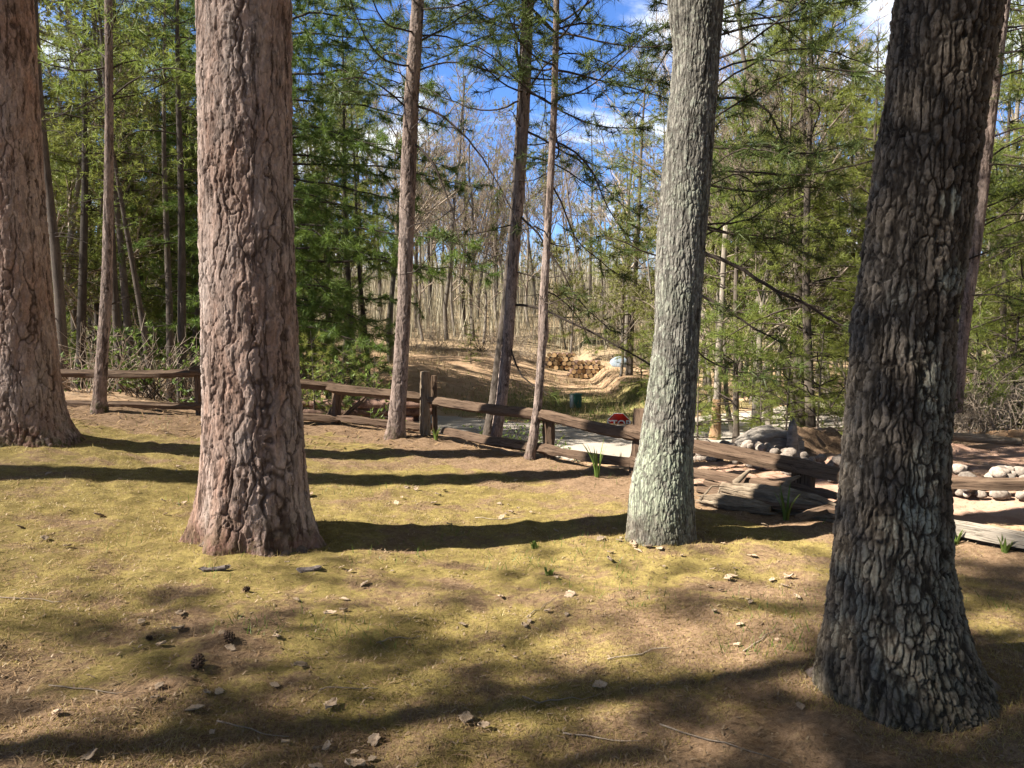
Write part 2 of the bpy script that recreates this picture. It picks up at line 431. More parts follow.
tag(road, 'worn grey asphalt lane beyond the fence', 'road', kind='structure')

# ------------------------------------------------------------------ bark trunks
def bark_pine(p, th, sc):
    w = (np.stack([fbm(p*sc*.9, 41, 4), fbm(p*sc*.9, 42, 4), fbm(p*sc*.5, 43, 3)], 1)-.5)*.85
    q = p*np.array([1, 1, .13])*sc
    f1, f2, i1 = voro(q + w, 5)
    var = np.clip(fbm(p*np.array([9, 9, 2.2]), 71, 3)*3.4 - 1.0, .08, 1)
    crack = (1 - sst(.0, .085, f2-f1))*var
    q2 = p*np.array([1, 1, .4])*sc*2.3
    a1, a2, i2 = voro(q2 + w*1.8, 8)
    crack2 = (1-sst(0, .09, a2-a1))*np.clip(1.3-var, .2, 1)
    q3 = p*np.array([1, 1, .38])*sc*4.4
    b1, b2, i3 = voro(q3 + w*2.5, 13)
    hgt = -crack*.012 + (i1-.5)*.004 + (i2-.5)*.007 - crack2*.003 + (i3-.5)*.010 - (1-sst(0, .15, b2-b1))*.0025
    hgt += (fbm(p*np.array([40, 40, 20]), 31, 4)-.5)*.011
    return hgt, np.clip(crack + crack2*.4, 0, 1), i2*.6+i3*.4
def bark_oak(p, th, sc):
    w = (np.stack([fbm(p*18, 41, 4), fbm(p*18, 42, 4), fbm(p*10, 43, 3)], 1)-.5)*np.array([.95, .95, 2.2])
    q = p*np.array([1, 1, .17])*sc
    f1, f2, i1 = voro(q + w, 5)
    e = f2-f1
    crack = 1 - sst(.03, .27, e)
    q2 = p*np.array([1, 1, .38])*sc*1.9
    a1, a2, i2 = voro(q2 + w*1.6, 8)
    br = 1-sst(.0, .16, a2-a1)
    hgt = -crack*.013 + (i2-.5)*.006 + (i1-.5)*.004 - br*.004*(1-crack)
    hgt += (fbm(p*60*np.array([1, 1, .6]), 31, 4)-.5)*.018 + (fbm(p*14, 33, 3)-.5)*.012
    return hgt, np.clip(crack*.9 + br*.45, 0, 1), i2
def bark_gray(p, th, sc):
    h, c, i = bark_oak(p, th, sc)
    return h*.5, c*.7, i

def trunk_rows(rows, Y):
    """outline rows (py, left, right) of a trunk standing at depth Y -> z, centre x, radius"""
    out = []
    for py, l, r in rows:
        a = P((l+r)/2, py, Y); s = a[1]/(math.cos(PITCH) + (384-py)/F*math.sin(PITCH))
        out.append((a[2], a[0], (r-l)/2/F*s))
    out.sort(); return np.array(out)
def make_trunk(thing, rows, Y, mat, barkf, sc, nth, dz, top, lichen=None, lobes=5, lobe_amp=.12, low_h=.3, yl=0., moss_h=.15, seed=0):
    k = trunk_rows(rows, Y)
    zb, zt = k[0, 0] - .22, k[-1, 0]
    zs = np.arange(zb, zt + .3, dz)
    zs = np.concatenate([zs, np.linspace(zs[-1], top, 26)[1:]])
    sl = (k[-1, 1]-k[len(k)//2, 1])/(k[-1, 0]-k[len(k)//2, 0])
    cx = np.where(zs > zt, k[-1, 1] + sl*(zs-zt), np.interp(zs, k[:, 0], k[:, 1]))
    rr = np.where(zs > zt, k[-1, 2]*np.clip(1-(zs-zt)/(top-zt), .02, 1)**.8, np.interp(zs, k[:, 0], k[:, 2]))
    for a in (cx, rr):
        for _ in range(int(.06/dz)): a[1:-1] = .25*a[:-2]+.5*a[1:-1]+.25*a[2:]
    th = np.arange(nth)*2*math.pi/nth
    base = k[0, 0]; hb = zs - base
    cy = Y + yl*hb
    lob = 1 + lobe_amp*np.exp(-np.clip(hb, 0, 9)/.22)[:, None]*(np.cos(th*lobes + seed)*.6 + np.cos(th*(lobes-2)+2.1*seed)*.5)[None]
    lob += .03*np.cos(th*2+seed)[None] + .02*np.cos(3*th+hb[:, None]*1.3)
    rad = rr[:, None]*lob
    X = cx[:, None] + rad*np.cos(th); Yy = cy[:, None] + rad*np.sin(th); Z = np.broadcast_to(zs[:, None], X.shape)
    p = np.stack([X.ravel(), Yy.ravel(), Z.ravel()], 1)
    ploc = p - np.array([cx[0], Y, 0])
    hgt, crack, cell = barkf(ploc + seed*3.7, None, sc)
    nrm = np.stack([np.broadcast_to(np.cos(th), X.shape).ravel(), np.broadcast_to(np.sin(th), X.shape).ravel(), 0*p[:, 0]], 1)
    fade = np.repeat(np.clip(rr/.1, .1, 1), nth)
    p = p + nrm*(hgt*fade)[:, None]
    low = np.repeat(np.exp(-np.clip(hb, 0, 99)/low_h), nth)*np.clip(fbm(ploc*5, 77, 3)*2.2-.4, 0, 1)
    mossy = np.repeat(np.exp(-np.clip(hb, 0, 99)/moss_h), nth)
    lich = np.zeros(len(p))
    wv = (fbm(ploc*11, 51, 4)-.5)
    for (lx, ly, lr, amp) in (lichen or []):
        c = P(lx, ly, Y); r = lr/F*Y
        dd = np.hypot(p[:, 0]-c[0], (p[:, 2]-c[2])*.9)/r + wv*1.1
        lich = np.maximum(lich, amp*(1-sst(.65, 1.05, dd))*(p[:, 1] < np.repeat(cy, nth)))
    bx = float(np.interp(base, zs, cx))
    thing.location = (bx, Y, base)
    n = len(zs)
    i = np.arange(n-1)[:, None]*nth; j = np.arange(nth)[None]; j2 = (j+1) % nth
    Q = np.stack([i+j, i+j2, i+nth+j2, i+nth+j], -1).reshape(-1, 4)
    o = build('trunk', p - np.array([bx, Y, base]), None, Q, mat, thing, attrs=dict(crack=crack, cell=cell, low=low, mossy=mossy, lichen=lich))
    def at(py=None, z=None):
        if z is None: z = P(512, py, Y)[2]
        return np.array([np.interp(z, zs, cx), Y + yl*(z-base), z]), float(np.interp(z, zs, rr))
    return at

# ------------------------------------------------------------------ foliage
def tufts(pos, axis_, size, k, width, spread=1.0, droop=.15, r=None):
    """k needles per tuft, each one thin triangle"""
    r = r or rng
    pos = np.asarray(pos, float); axis_ = np.asarray(axis_, float); n = len(pos)
    size = np.broadcast_to(np.asarray(size, float), (n,))
    ax = np.repeat(axis_/(np.linalg.norm(axis_, axis=1)[:, None]+1e-9), k, 0); p = np.repeat(pos, k, 0); s = np.repeat(size, k)
    u = r.normal(size=(n*k, 3)); u /= np.linalg.norm(u, axis=1)[:, None]
    dirn = ax*r.uniform(.15, 1.1, (n*k, 1)) + u*spread; dirn[:, 2] -= droop
    dirn /= np.linalg.norm(dirn, axis=1)[:, None]
    L = s*r.uniform(.65, 1.1, n*k)
    b = p - ax*(r.uniform(0, .6, n*k)*s)[:, None]
    side = np.cross(dirn, r.normal(size=(n*k, 3))); side /= np.linalg.norm(side, axis=1)[:, None]+1e-9
    w = width*r.uniform(.7, 1.3, n*k)
    V = np.stack([b - side*(w/2)[:, None], b + side*(w/2)[:, None], b + dirn*L[:, None]], 1).reshape(-1, 3)
    return V, np.arange(n*k*3).reshape(-1, 3)

class Foliage:
    def __init__(s, seed): s.mb = MB(); s.tp = []; s.ta = []; s.ts = []; s.r = np.random.default_rng(seed)
    def tuft(s, p, a, size): s.tp.append(p); s.ta.append(a); s.ts.append(size)
    def bough(s, pts, r0, r1, twig_len=.6, twig_step=.18, tsize=.13, start=.3, tuft_step=.1, updown=.25, bare=0., k=5, sub=True, curl=.12):
        """a limb along pts with side twigs that carry tufts"""
        r = s.r; pts = np.asarray(pts, float)
        seg = np.linalg.norm(np.diff(pts, axis=0), axis=1); L = np.concatenate([[0], np.cumsum(seg)]); tot = L[-1]
        n = max(4, int(tot/.14)); ss = np.linspace(0, tot, n)
        q = np.stack([np.interp(ss, L, pts[:, a]) for a in range(3)], 1)
        q[1:-1] = .25*q[:-2]+.5*q[1:-1]+.25*q[2:]
        q[1:] += np.cumsum(r.normal(size=(n-1, 3))*.008, 0)
        s.mb.tube(q, np.linspace(r0, r1, n), k, cap=False)
        T = np.gradient(q, axis=0); T /= np.linalg.norm(T, axis=1)[:, None]+1e-9
        x = tot*start; sg = 1
        while x < tot:
            f = x/tot; i = min(n-1, int(f*(n-1))); t = T[i]
            lat = np.cross(t, [0, 0, 1.]); lat /= np.linalg.norm(lat)+1e-9
            dirn = t*r.uniform(.4, .9) + lat*sg*r.uniform(.6, 1.1) + np.array([0, 0, r.uniform(-updown, updown)])
            dirn /= np.linalg.norm(dirn)
            ln = twig_len*(1-.55*f)*r.uniform(.55, 1.15); ln = min(ln, tot*.6)
            m = max(3, int(ln/.12)+1)
            c = np.cumsum(np.concatenate([[np.zeros(3)], np.repeat(dirn[None], m-1, 0) + r.normal(size=(m-1, 3))*curl + np.array([0, 0, .05])]), 0)*(ln/(m-1))
            tw = q[i] + c
            s.mb.tube(tw, np.linspace(max(.0045, r1*.7), .003, m), 3, cap=False)
            if r.random() > bare:
                m0 = ln*.35; y = ln
                while y > m0:
                    jj = y/ln*(m-1); j0 = min(m-2, int(jj)); pt = tw[j0] + (tw[j0+1]-tw[j0])*(jj-j0)
                    s.tuft(pt, tw[j0+1]-tw[j0] + r.normal(size=3)*.02, tsize*r.uniform(.8, 1.15)); y -= tuft_step*r.uniform(.8, 1.3)
            sg = -sg if r.random() > .15 else sg; x += twig_step*r.uniform(.6, 1.4)
        if bare < 1:
            for e in range(2): s.tuft(q[-1], T[-1], tsize)
    def build(s, parent, mat_needle, mat_twig, off, k=14, width=.006, spread=.8, droop=.12, name='crown', split=False):
        off = np.asarray(off)
        v, t, q = s.mb.get() if s.mb.n else (np.zeros((0, 3)), None, None)
        V, tt = tufts(np.array(s.tp), np.array(s.ta), np.array(s.ts), k, width, spread, droop, s.r) if s.tp else (np.zeros((0, 3)), np.zeros((0, 3), int))
        if split:
            a = build(name, v-off, t, q, mat_twig, parent)
            if len(V): build('needles', V-off, tt, None, mat_needle, a, smooth=False)
            return a
        nq = 0 if q is None else len(q)
        tri = tt + len(v); mi = np.concatenate([np.ones(len(tri)), np.zeros(nq)])
        return build(name, np.concatenate([v, V])-off, tri if len(tri) else None, q, None, parent, smooth=False, mat_idx=mi, mats=[mat_twig, mat_needle])

def pine_proto(name, seed, height, cbase, blen, trunk_r, mat_bark, mat_needle, k=18, width=.011, tsize=.19, droop=.3, whorl=.75, per=4, lean=0., twig_step=.2, tuft_step=.11, dead=3, twig_len=.75, taper=.8, upper=99):
    r = np.random.default_rng(seed)
    th = empty(name, (0, 0, 0), None, 'tree')
    zs = np.linspace(-.4, height, 24); lx = lean*np.clip(zs, 0, 99) + .05*np.sin(zs*.7+seed); ly = .05*np.sin(zs*.5+seed*2)
    mb = MB(); rad = trunk_r*np.clip(1-zs/height*.93, .03, 1)**.9*(1+.35*np.exp(-np.clip(zs, 0, 9)/.25))
    mb.tube(np.stack([lx, ly, zs], 1), rad, 9, rough=.12)
    mb.build('trunk', mat_bark, th)
    fo = Foliage(seed+1)
    z = cbase
    while z < height - .2:
        f = (z-cbase)/(height-cbase); ln0 = blen*(1-f)**taper*(.55+.45*min(1, (z-cbase)/1.5+.4)) + .15
        for b in range(per):
            az = r.uniform(0, 2*math.pi); ln = ln0*r.uniform(.45, 1.2)
            dr = droop*r.uniform(.5, 1.3)*(1-.5*f); m = 7; s_ = np.linspace(0, 1, m)
            rise = (.35+.5*f)*r.uniform(-.2, 1.5)
            zz = ln*(rise*s_ - dr*2.2*s_**2 + dr*1.2*s_**4)
            aa = az + .6*r.normal()*s_ + .2*np.sin(s_*6+az)
            p0 = np.array([np.interp(z, zs, lx), np.interp(z, zs, ly), z])
            pts = p0 + np.stack([ln*s_*np.cos(aa), ln*s_*np.sin(aa), zz], 1)
            if z < upper: fo.bough(pts, .010+.006*ln, .004, twig_len*min(1, ln/2+.3), twig_step, tsize*r.uniform(1., 1.35), .25, tuft_step, .55, k=4, curl=.25)
        z += whorl*r.uniform(.6, 1.3)*(1-.4*f)
    for b in range(dead):
        az = r.uniform(0, 6.28); z = r.uniform(.8, cbase+.5); ln = r.uniform(.5, 1.6)
        s_ = np.linspace(0, 1, 6); pts = np.array([np.interp(z, zs, lx), 0, z]) + np.stack([ln*s_*np.cos(az), ln*s_*np.sin(az), -.3*ln*s_**2+.1*s_], 1)
        fo.bough(pts, .014, .004, .5, .22, start=.4, bare=1.)
    fo.build(th, mat_needle, M['twig'], (0, 0, 0), k, width)
    return th

def bare_proto(name, seed, height, trunk_r, mat, bud=0, spread=.5, first=.3, tmin=.0075):
    r = np.random.default_rng(seed); th = empty(name, (0, 0, 0), None, 'tree')
    tr = MB(); tw = MB(); bp = []; ba = []
    def grow(p, dirn, ln, rad, lev):
        m = 7 if lev == 0 else 5 if lev < 3 else 3
        steps = np.repeat(dirn[None], m, 0) + r.normal(size=(m, 3))*(.07 if lev == 0 else .16) + np.array([0, 0, .06*lev])
        steps /= np.linalg.norm(steps, axis=1)[:, None]
        pts = np.concatenate([[p], p + np.cumsum(steps, 0)*ln/m])
        tgt = tr if lev < 1 else tw
        tgt.tube(pts, np.linspace(rad, rad*(.35 if lev == 0 else .4), m+1), [8, 4, 3, 3, 3][lev], cap=False)
        if lev >= 4: 
            return
        if lev >= 3 and bud:
            for q in pts[1:]: bp.append(q); ba.append(dirn)
        nb = [14, 8, 6, 3][lev]
        for b in range(nb):
            f = r.uniform(first if lev == 0 else .2, 1.); i = f*m; j = min(m-1, int(i)); q = pts[j] + (pts[j+1]-pts[j])*(i-j)
            u = r.normal(size=3); u -= u.dot(dirn)*dirn; u /= np.linalg.norm(u)
            dn = dirn*r.uniform(.5, 1.) + u*r.uniform(.5, 1.)*(spread*2); dn[2] += .15; dn /= np.linalg.norm(dn)
            grow(q, dn, ln*r.uniform(.28, .5)*(1.1-f*.45), max(tmin, rad*(1-.6*f)*.5), lev+1)
    grow(np.array([0, 0, -.3]), np.array([r.normal()*.05, r.normal()*.05, 1.]), height, trunk_r, 0)
    tr.build('trunk', mat, th); o = tw.build('crown', M['twig_pale'], th)
    if bud:
        V, t = tufts(np.array(bp), np.array(ba), .12, bud, .05, 1.2, 0, r)
        build('leaves', V, t, None, M['bud'], th, smooth=False)
    return th

used = set()
def place(proto, loc, rotz, scale, label, group=None, tilt=(0, 0)):
    rot = (tilt[0], tilt[1], rotz)
    if proto.name in used:
        return dup(proto, loc, 0, scale, label, group, rot)
    used.add(proto.name)
    proto.location = loc; proto.rotation_euler = rot; proto.scale = (scale,)*3; proto['label'] = label
    if group: proto['group'] = group
    return proto

# ------------------------------------------------------------------ the big near trees
tA = empty('pine_tree', (0, 0, 0), 'thick red barked pine cut off by the left edge of the photo', 'tree')
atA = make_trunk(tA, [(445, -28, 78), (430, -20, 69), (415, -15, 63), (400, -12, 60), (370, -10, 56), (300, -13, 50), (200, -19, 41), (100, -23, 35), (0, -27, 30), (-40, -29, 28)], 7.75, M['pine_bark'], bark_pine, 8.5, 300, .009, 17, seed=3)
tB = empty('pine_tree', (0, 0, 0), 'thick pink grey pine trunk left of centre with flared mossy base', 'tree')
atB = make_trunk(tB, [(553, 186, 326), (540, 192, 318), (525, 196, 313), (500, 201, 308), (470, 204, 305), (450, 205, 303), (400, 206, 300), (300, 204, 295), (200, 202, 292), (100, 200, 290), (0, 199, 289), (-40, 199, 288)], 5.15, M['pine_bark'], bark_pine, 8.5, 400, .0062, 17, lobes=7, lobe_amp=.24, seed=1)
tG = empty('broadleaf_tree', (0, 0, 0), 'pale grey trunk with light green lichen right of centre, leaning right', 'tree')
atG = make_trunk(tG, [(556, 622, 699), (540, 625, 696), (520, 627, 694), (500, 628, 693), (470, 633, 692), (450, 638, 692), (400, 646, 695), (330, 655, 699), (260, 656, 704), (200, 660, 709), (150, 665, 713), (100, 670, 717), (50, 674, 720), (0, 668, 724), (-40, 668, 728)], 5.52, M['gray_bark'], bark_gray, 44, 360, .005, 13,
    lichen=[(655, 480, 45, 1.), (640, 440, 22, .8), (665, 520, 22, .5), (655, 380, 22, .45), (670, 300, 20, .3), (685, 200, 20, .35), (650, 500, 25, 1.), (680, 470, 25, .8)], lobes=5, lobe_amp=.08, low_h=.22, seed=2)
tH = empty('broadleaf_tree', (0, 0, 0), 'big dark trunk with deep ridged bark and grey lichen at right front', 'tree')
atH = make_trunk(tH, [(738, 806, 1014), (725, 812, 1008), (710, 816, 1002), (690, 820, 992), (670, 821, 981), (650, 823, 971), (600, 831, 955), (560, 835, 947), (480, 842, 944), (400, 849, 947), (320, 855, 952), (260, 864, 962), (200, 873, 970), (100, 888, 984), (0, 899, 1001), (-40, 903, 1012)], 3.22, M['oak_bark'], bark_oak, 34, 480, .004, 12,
    lichen=[(931, 282, 20, 1.), (893, 497, 30, 1.), (925, 207, 11, .9), (915, 385, 26, .75), (918, 430, 30, .6), (905, 460, 26, .6), (880, 300, 14, .35), (900, 560, 55, .55), (880, 620, 60, .5), (900, 350, 20, .4), (945, 600, 30, .4), (860, 560, 30, .4)], lobes=5, lobe_amp=.12, low_h=.3, seed=5)
def roots(thing, Y, x, items, mat):
    for i, (a, L_, r0) in enumerate(items):
        a = R(a); s_ = np.linspace(0, 1, 16); rad0 = .2
        X = x + np.cos(a + .35*np.sin(s_*3+i))*(rad0 + L_*s_); Y_ = Y + np.sin(a + .35*np.sin(s_*3+i))*(rad0 + L_*s_)
        Z = gh(X, Y_) + r0*.55*(1-s_)**1.0 + .04*np.exp(-s_*7) - r0*.8*s_ - .02; mb = MB()
        mb.tube(np.stack([X, Y_, Z], 1), r0*.85*(1.25-.95*s_**.7), 14, rough=.3, seed=i*3); mb.build('root', M['root'], thing, off=np.array(thing.location))
roots(tB, 5.15, -1.67, [(-160, .42, .10), (-105, .25, .09), (-50, .28, .09), (-15, .35, .09), (178, .5, .08), (60, .4, .09)], M['pine_bark'])
roots(tH, 3.22, 1.67, [(-20, .42, .09), (-75, .22, .085), (-130, .25, .08), (170, .3, .08), (40, .4, .09)], M['oak_bark'])
def high_crown(thing, at, z0, z1, n, ln, seed, bare, tsz=.16):
    r = np.random.default_rng(seed); fo = Foliage(seed)
    for i in range(n):
        z = z0 + (z1-z0)*i/n; p, rr = at(z=z); az = r.uniform(0, 6.28); L = ln*(1-.6*i/n)*r.uniform(.7, 1.1)
        s_ = np.linspace(0, 1, 7)
        pts = p + np.stack([L*s_*np.cos(az), L*s_*np.sin(az), L*((.6 if bare else .25)*s_ - .15*s_**2)], 1)
        fo.bough(pts, max(.02, rr*.35), .008, L*.35, .3, tsz, .25, .16, .3, bare=bare, k=6)
    fo.build(thing, M['needle_red'], M['twig'], np.array(thing.location), 20, .016)
high_crown(tA, atA, 12.5, 16.8, 24, 3.2, 11, 0., .22)
high_crown(tB, atB, 11.5, 16.8, 28, 3.4, 12, 0., .22)
high_crown(tG, atG, 4.8, 12, 12, 3.5, 13, 1.)
high_crown(tH, atH, 4.2, 11, 12, 3.5, 14, 1.)

# ------------------------------------------------------------------ slim pines by the fence
def slim(rows, Y, label, mat, seed, top=11, nth=64, dz=.014, sc=15):
    t = empty('pine_tree', (0, 0, 0), label, 'tree')
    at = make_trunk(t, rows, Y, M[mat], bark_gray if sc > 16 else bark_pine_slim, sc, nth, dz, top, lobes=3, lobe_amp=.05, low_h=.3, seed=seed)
    return t, at
def bark_pine_slim(p, th, sc):
    h, c, i = bark_pine(p, th, sc)
    return h*.6, c, i
tC, atC = slim([(409, 91, 108), (400, 93, 106), (350, 97, 108), (300, 101, 112), (250, 103, 112.5), (200, 104, 113), (100, 105.5, 113), (0, 105, 112), (-40, 105, 111)], 10.15, 'slim straight pine in front of the fence beside the big left trunk', 'slim_bark', 4)
tD, atD = slim([(440, 382, 406), (430, 386, 405), (420, 388, 405), (380, 392.5, 407.5), (300, 398, 411), (260, 398.5, 413), (200, 400, 415), (100, 404, 418.5), (0, 412, 424), (-40, 415, 427)], 10.0, 'medium pine just left of the tall fence post', 'slim_bark', 6, 12)
tE, atE = slim([(457, 485, 499), (440, 490, 501), (400, 496, 507), (340, 502.5, 513.5), (260, 508, 519), (200, 513, 524), (100, 519, 530), (0, 525, 534), (-40, 527, 535)], 10.5, 'leaning slim pine standing behind the two rails with a long bent branch', 'slim_bark', 7)
tE2, atE2 = slim([(457, 478, 490), (400, 489, 499), (340, 497, 505), (300, 502, 510), (200, 511, 517), (100, 517, 522), (0, 522, 527), (-40, 524, 529)], 11.2, 'dark thin trunk close behind the leaning slim pine', 'dark_bark', 8)
tF, atF = slim([(464, 521, 537), (455, 524, 535), (440, 528, 538), (400, 534, 542.5), (345, 538, 546.5), (335, 538, 549), (300, 539, 548), (260, 542, 550), (200, 546, 553), (100, 551, 558), (0, 553.5, 559.5), (-40, 555, 560)], 9.0, 'thinnest slim pine standing in front of the fence rails', 'slim_bark', 9)
tI, atI = slim([(398, 949, 963), (350, 956, 967), (300, 961.5, 973), (260, 967, 979), (200, 974, 987), (100, 984, 998), (0, 997, 1010), (-40, 1002, 1015)], 11.6, 'pale pinkish pine leaning right behind the big dark trunk', 'slim_bark', 10)
tK, atK = slim([(445, 662, 684), (380, 666, 683), (260, 676, 692), (150, 682, 697), (0, 690, 703), (-40, 692, 704)], 9.2, 'pine hidden behind the grey lichen trunk, its long branches reaching right', 'slim_bark', 12)

def lim(pix, Y0, Y1):
    n = len(pix); return np.array([P(a, b, Y0+(Y1-Y0)*i/(n-1)) for i, (a, b) in enumerate(pix)])
def top_limbs(at, r, zs, n, L, fo_items, Yd, prefer=None):
    for i in range(n):
        z = r.uniform(*zs); p, rr = at(z=z); az = r.uniform(0, 6.28) if prefer is None else prefer + r.normal()*.9
        l = L*r.uniform(.6, 1.2); s_ = np.linspace(0, 1, 7)
        dr = r.uniform(.0, .5)
        pts = p + np.stack([l*s_*np.cos(az + .4*s_), l*s_*np.sin(az), l*(.35*s_ - dr*s_**2 + .1*np.sin(s_*5+i))], 1)
        fo_items.append(pts)
def limbs_all(thing, at, items, seed, zs, n, L, tl=.55, bare=.25, prefer=None, needle='needle_red', k=30, width=.0075, ts=.14, dead=0):
    r = np.random.default_rng(seed+100)
    for q_, (pix, Y0, Y1, r0, r1, tl_, b_, opt) in enumerate(items):
        fo = Foliage(seed*50+q_)
        fo.bough(lim(pix, Y0, Y1), r0*.8, r1*.8, tl_, opt.get('ts', .13), opt.get('size', .18), opt.get('start', .3), opt.get('tstep', .13), .35, bare=b_, k=6, curl=.3)
        fo.build(thing, M[needle], M['twig'], np.array(thing.location), k, width, .9, .05, name='branch', split=True)
    fo = Foliage(seed)
    it = []; top_limbs(at, r, zs, n, L, it, 0, prefer)
    for pts in it: fo.bough(pts, .014, .004, tl, ts, .18, .3, .15, .35, bare=bare, k=5, curl=.3)
    it = []; top_limbs(at, r, (zs[0]-2.2, zs[0]+1), dead, L*.5, it, 0, prefer)
    for pts in it: fo.bough(pts, .01, .003, tl*.7, ts*1.2, .14, .3, .22, .35, bare=1., k=4, curl=.35)
    fo.build(thing, M[needle], M['twig'], np.array(thing.location), k, width, .9, .05)
D = {}
limbs_all(tD, atD, [
    ([(413, 105), (433, 110), (452, 121), (471, 144), (491, 175), (510, 207), (520, 235)], 10, 9.6, .022, .006, .5, .8, D),
    ([(410, 140), (425, 152), (436, 168), (450, 199), (456, 226), (462, 245), (471, 258)], 10, 9.4, .022, .006, .4, .9, D),
    ([(418, 36), (435, 33), (448, 35), (479, 51), (500, 62)], 10, 10.2, .016, .005, .5, .3, D),
    ([(404, 98), (380, 95), (355, 90), (330, 96)], 10, 10.5, .014, .005, .5, .2, D),
], 31, (4.2, 8.5), 30, 2.0, bare=.05, ts=.15, dead=5)
limbs_all(tE, atE, [
    ([(512, 305), (530, 304), (545, 307), (570, 318), (600, 335), (630, 350), (656, 365)], 10.5, 10.0, .026, .012, .45, .8, D),
    ([(510, 340), (516, 366), (524, 376), (540, 385), (556, 392)], 10.5, 10.2, .02, .007, .35, .8, D),
    ([(527, 27), (499, 23), (467, 8), (440, 2)], 10.5, 10.3, .018, .006, .5, .2, D),
    ([(522, 90), (545, 100), (561, 113), (592, 125), (625, 128), (645, 129)], 10.5, 10.0, .022, .006, .5, .3, D),
    ([(517, 128), (535, 133), (553, 145), (581, 160), (604, 184), (618, 202), (640, 215)], 10.5, 10.2, .022, .006, .5, .4, D),
    ([(514, 155), (540, 160), (561, 168), (589, 191), (616, 196)], 10.5, 10.9, .018, .006, .45, .3, D),
    ([(512, 210), (540, 232), (560, 262), (580, 295), (600, 312), (612, 327), (625, 328)], 10.5, 9.8, .022, .007, .4, .5, D),
    ([(511, 225), (490, 230), (465, 235), (440, 236)], 10.5, 10.3, .014, .005, .45, .4, D),
], 32, (4.0, 8), 34, 2.1, bare=.05, dead=5)
limbs_all(tF, atF, [
    ([(555, 70), (570, 72), (600, 80), (639, 90), (672, 99)], 9, 9.3, .018, .006, .5, .3, D),
    ([(552, 140), (570, 146), (590, 170), (600, 200), (622, 235), (640, 245)], 9, 9.5, .016, .005, .5, .2, D),
    ([(549, 180), (562, 200), (575, 240), (600, 262), (628, 280)], 9, 9.8, .016, .005, .5, .4, D),
    ([(544, 290), (560, 296), (580, 318), (588, 342)], 9, 9.4, .012, .005, .4, .6, D),
    ([(556, 30), (590, 20), (625, 28), (660, 45)], 9, 9.4, .016, .005, .5, .2, D),
], 33, (3.7, 7.5), 26, 1.9, bare=.05, dead=4)
limbs_all(tK, atK, [
    ([(696, 20), (684, 8), (668, 6), (650, 2)], 9.2, 8.6, .02, .006, .4, 0., D),
    ([(684, 246), (704, 252), (738, 267), (773, 291), (812, 310), (853, 332)], 9.2, 8.6, .036, .018, .5, .7, dict(start=.5)),
    ([(682, 288), (704, 295), (734, 314), (757, 332), (783, 343)], 9.2, 8.8, .03, .011, .5, .6, D),
    ([(695, 45), (721, 36), (752, 26), (790, 22), (825, 16)], 9.2, 9.0, .022, .007, .6, .2, D),
    ([(693, 92), (715, 98), (730, 96), (752, 96), (771, 109), (782, 139), (795, 160)], 9.2, 8.9, .024, .007, .6, .3, D),
    ([(690, 135), (715, 150), (764, 146), (805, 154), (852, 142)], 9.2, 8.7, .024, .007, .6, .15, D),
    ([(687, 180), (706, 184), (752, 191), (805, 186), (840, 190)], 9.2, 8.9, .02, .007, .6, .1, D),
    ([(684, 220), (720, 232), (770, 236), (820, 262)], 9.2, 9.2, .018, .006, .6, .1, D),
    ([(680, 260), (640, 252), (610, 236), (590, 246)], 9.2, 9.0, .016, .006, .5, .3, D),
    ([(678, 330), (700, 356), (730, 372), (760, 376), (800, 366)], 9.2, 9.4, .016, .005, .5, .05, D),
], 34, (2.6, 7.5), 40, 2.5, bare=.08, prefer=0.)
limbs_all(tI, atI, [
    ([(965, 296), (988, 294), (1010, 296), (1040, 304)], 11.6, 11, .022, .008, .6, .5, D),
    ([(978, 165), (1000, 165), (1030, 170), (1060, 180)], 11.6, 11, .022, .008, .6, .3, D),
    ([(985, 80), (1005, 76), (1024, 68), (1060, 60)], 11.6, 11, .022, .008, .6, .2, D),
    ([(972, 210), (995, 205), (1030, 185)], 11.6, 11.8, .02, .008, .6, .2, D),
    ([(962, 262), (990, 250), (1020, 240), (1050, 244)], 11.6, 11, .02, .008, .6, .1, D),
], 35, (3.0, 8), 24, 1.9, bare=.05, prefer=.3)
limbs_all(tC, atC, [
    ([(107, 306), (118, 302), (130, 296), (140, 292)], 10.15, 10.3, .012, .005, .4, 1., D),
    ([(110, 100), (150, 92), (190, 70), (215, 55)], 10.15, 10.5, .012, .005, .4, .6, D),
    ([(110, 92), (80, 108), (50, 118), (35, 120)], 10.15, 10.5, .012, .005, .4, .7, D),
], 36, (4.3, 8.5), 14, 1.6, bare=.1, needle='needle')

# ------------------------------------------------------------------ pines of the wood
needle_pine = [
    pine_proto('white_pine', 101, 11, .9, 2.6, .10, M['dark_bark'], M['needle'], whorl=.62, per=4, twig_step=.19, k=14),
    pine_proto('white_pine', 102, 12.5, 1.6, 2.9, .12, M['dark_bark'], M['needle'], whorl=.6, per=4, droop=.4, twig_step=.18, k=14),
    pine_proto('white_pine', 103, 9.5, .6, 2.2, .08, M['dark_bark'], M['needle'], whorl=.5, per=4, droop=.2, twig_step=.18, k=14),
    pine_proto('white_pine', 104, 13, 3.4, 2.8, .13, M['dark_bark'], M['needle'], whorl=.6, per=4, droop=.35, dead=9, twig_step=.18, k=19),
]
sapling = pine_proto('pine_sapling', 105, 2.2, .15, .8, .025, M['dark_bark'], M['needle'], whorl=.28, per=4, twig_step=.15, tsize=.11, k=16, twig_len=.35, tuft_step=.09, dead=0, width=.006)
sapling['category'] = 'sapling'
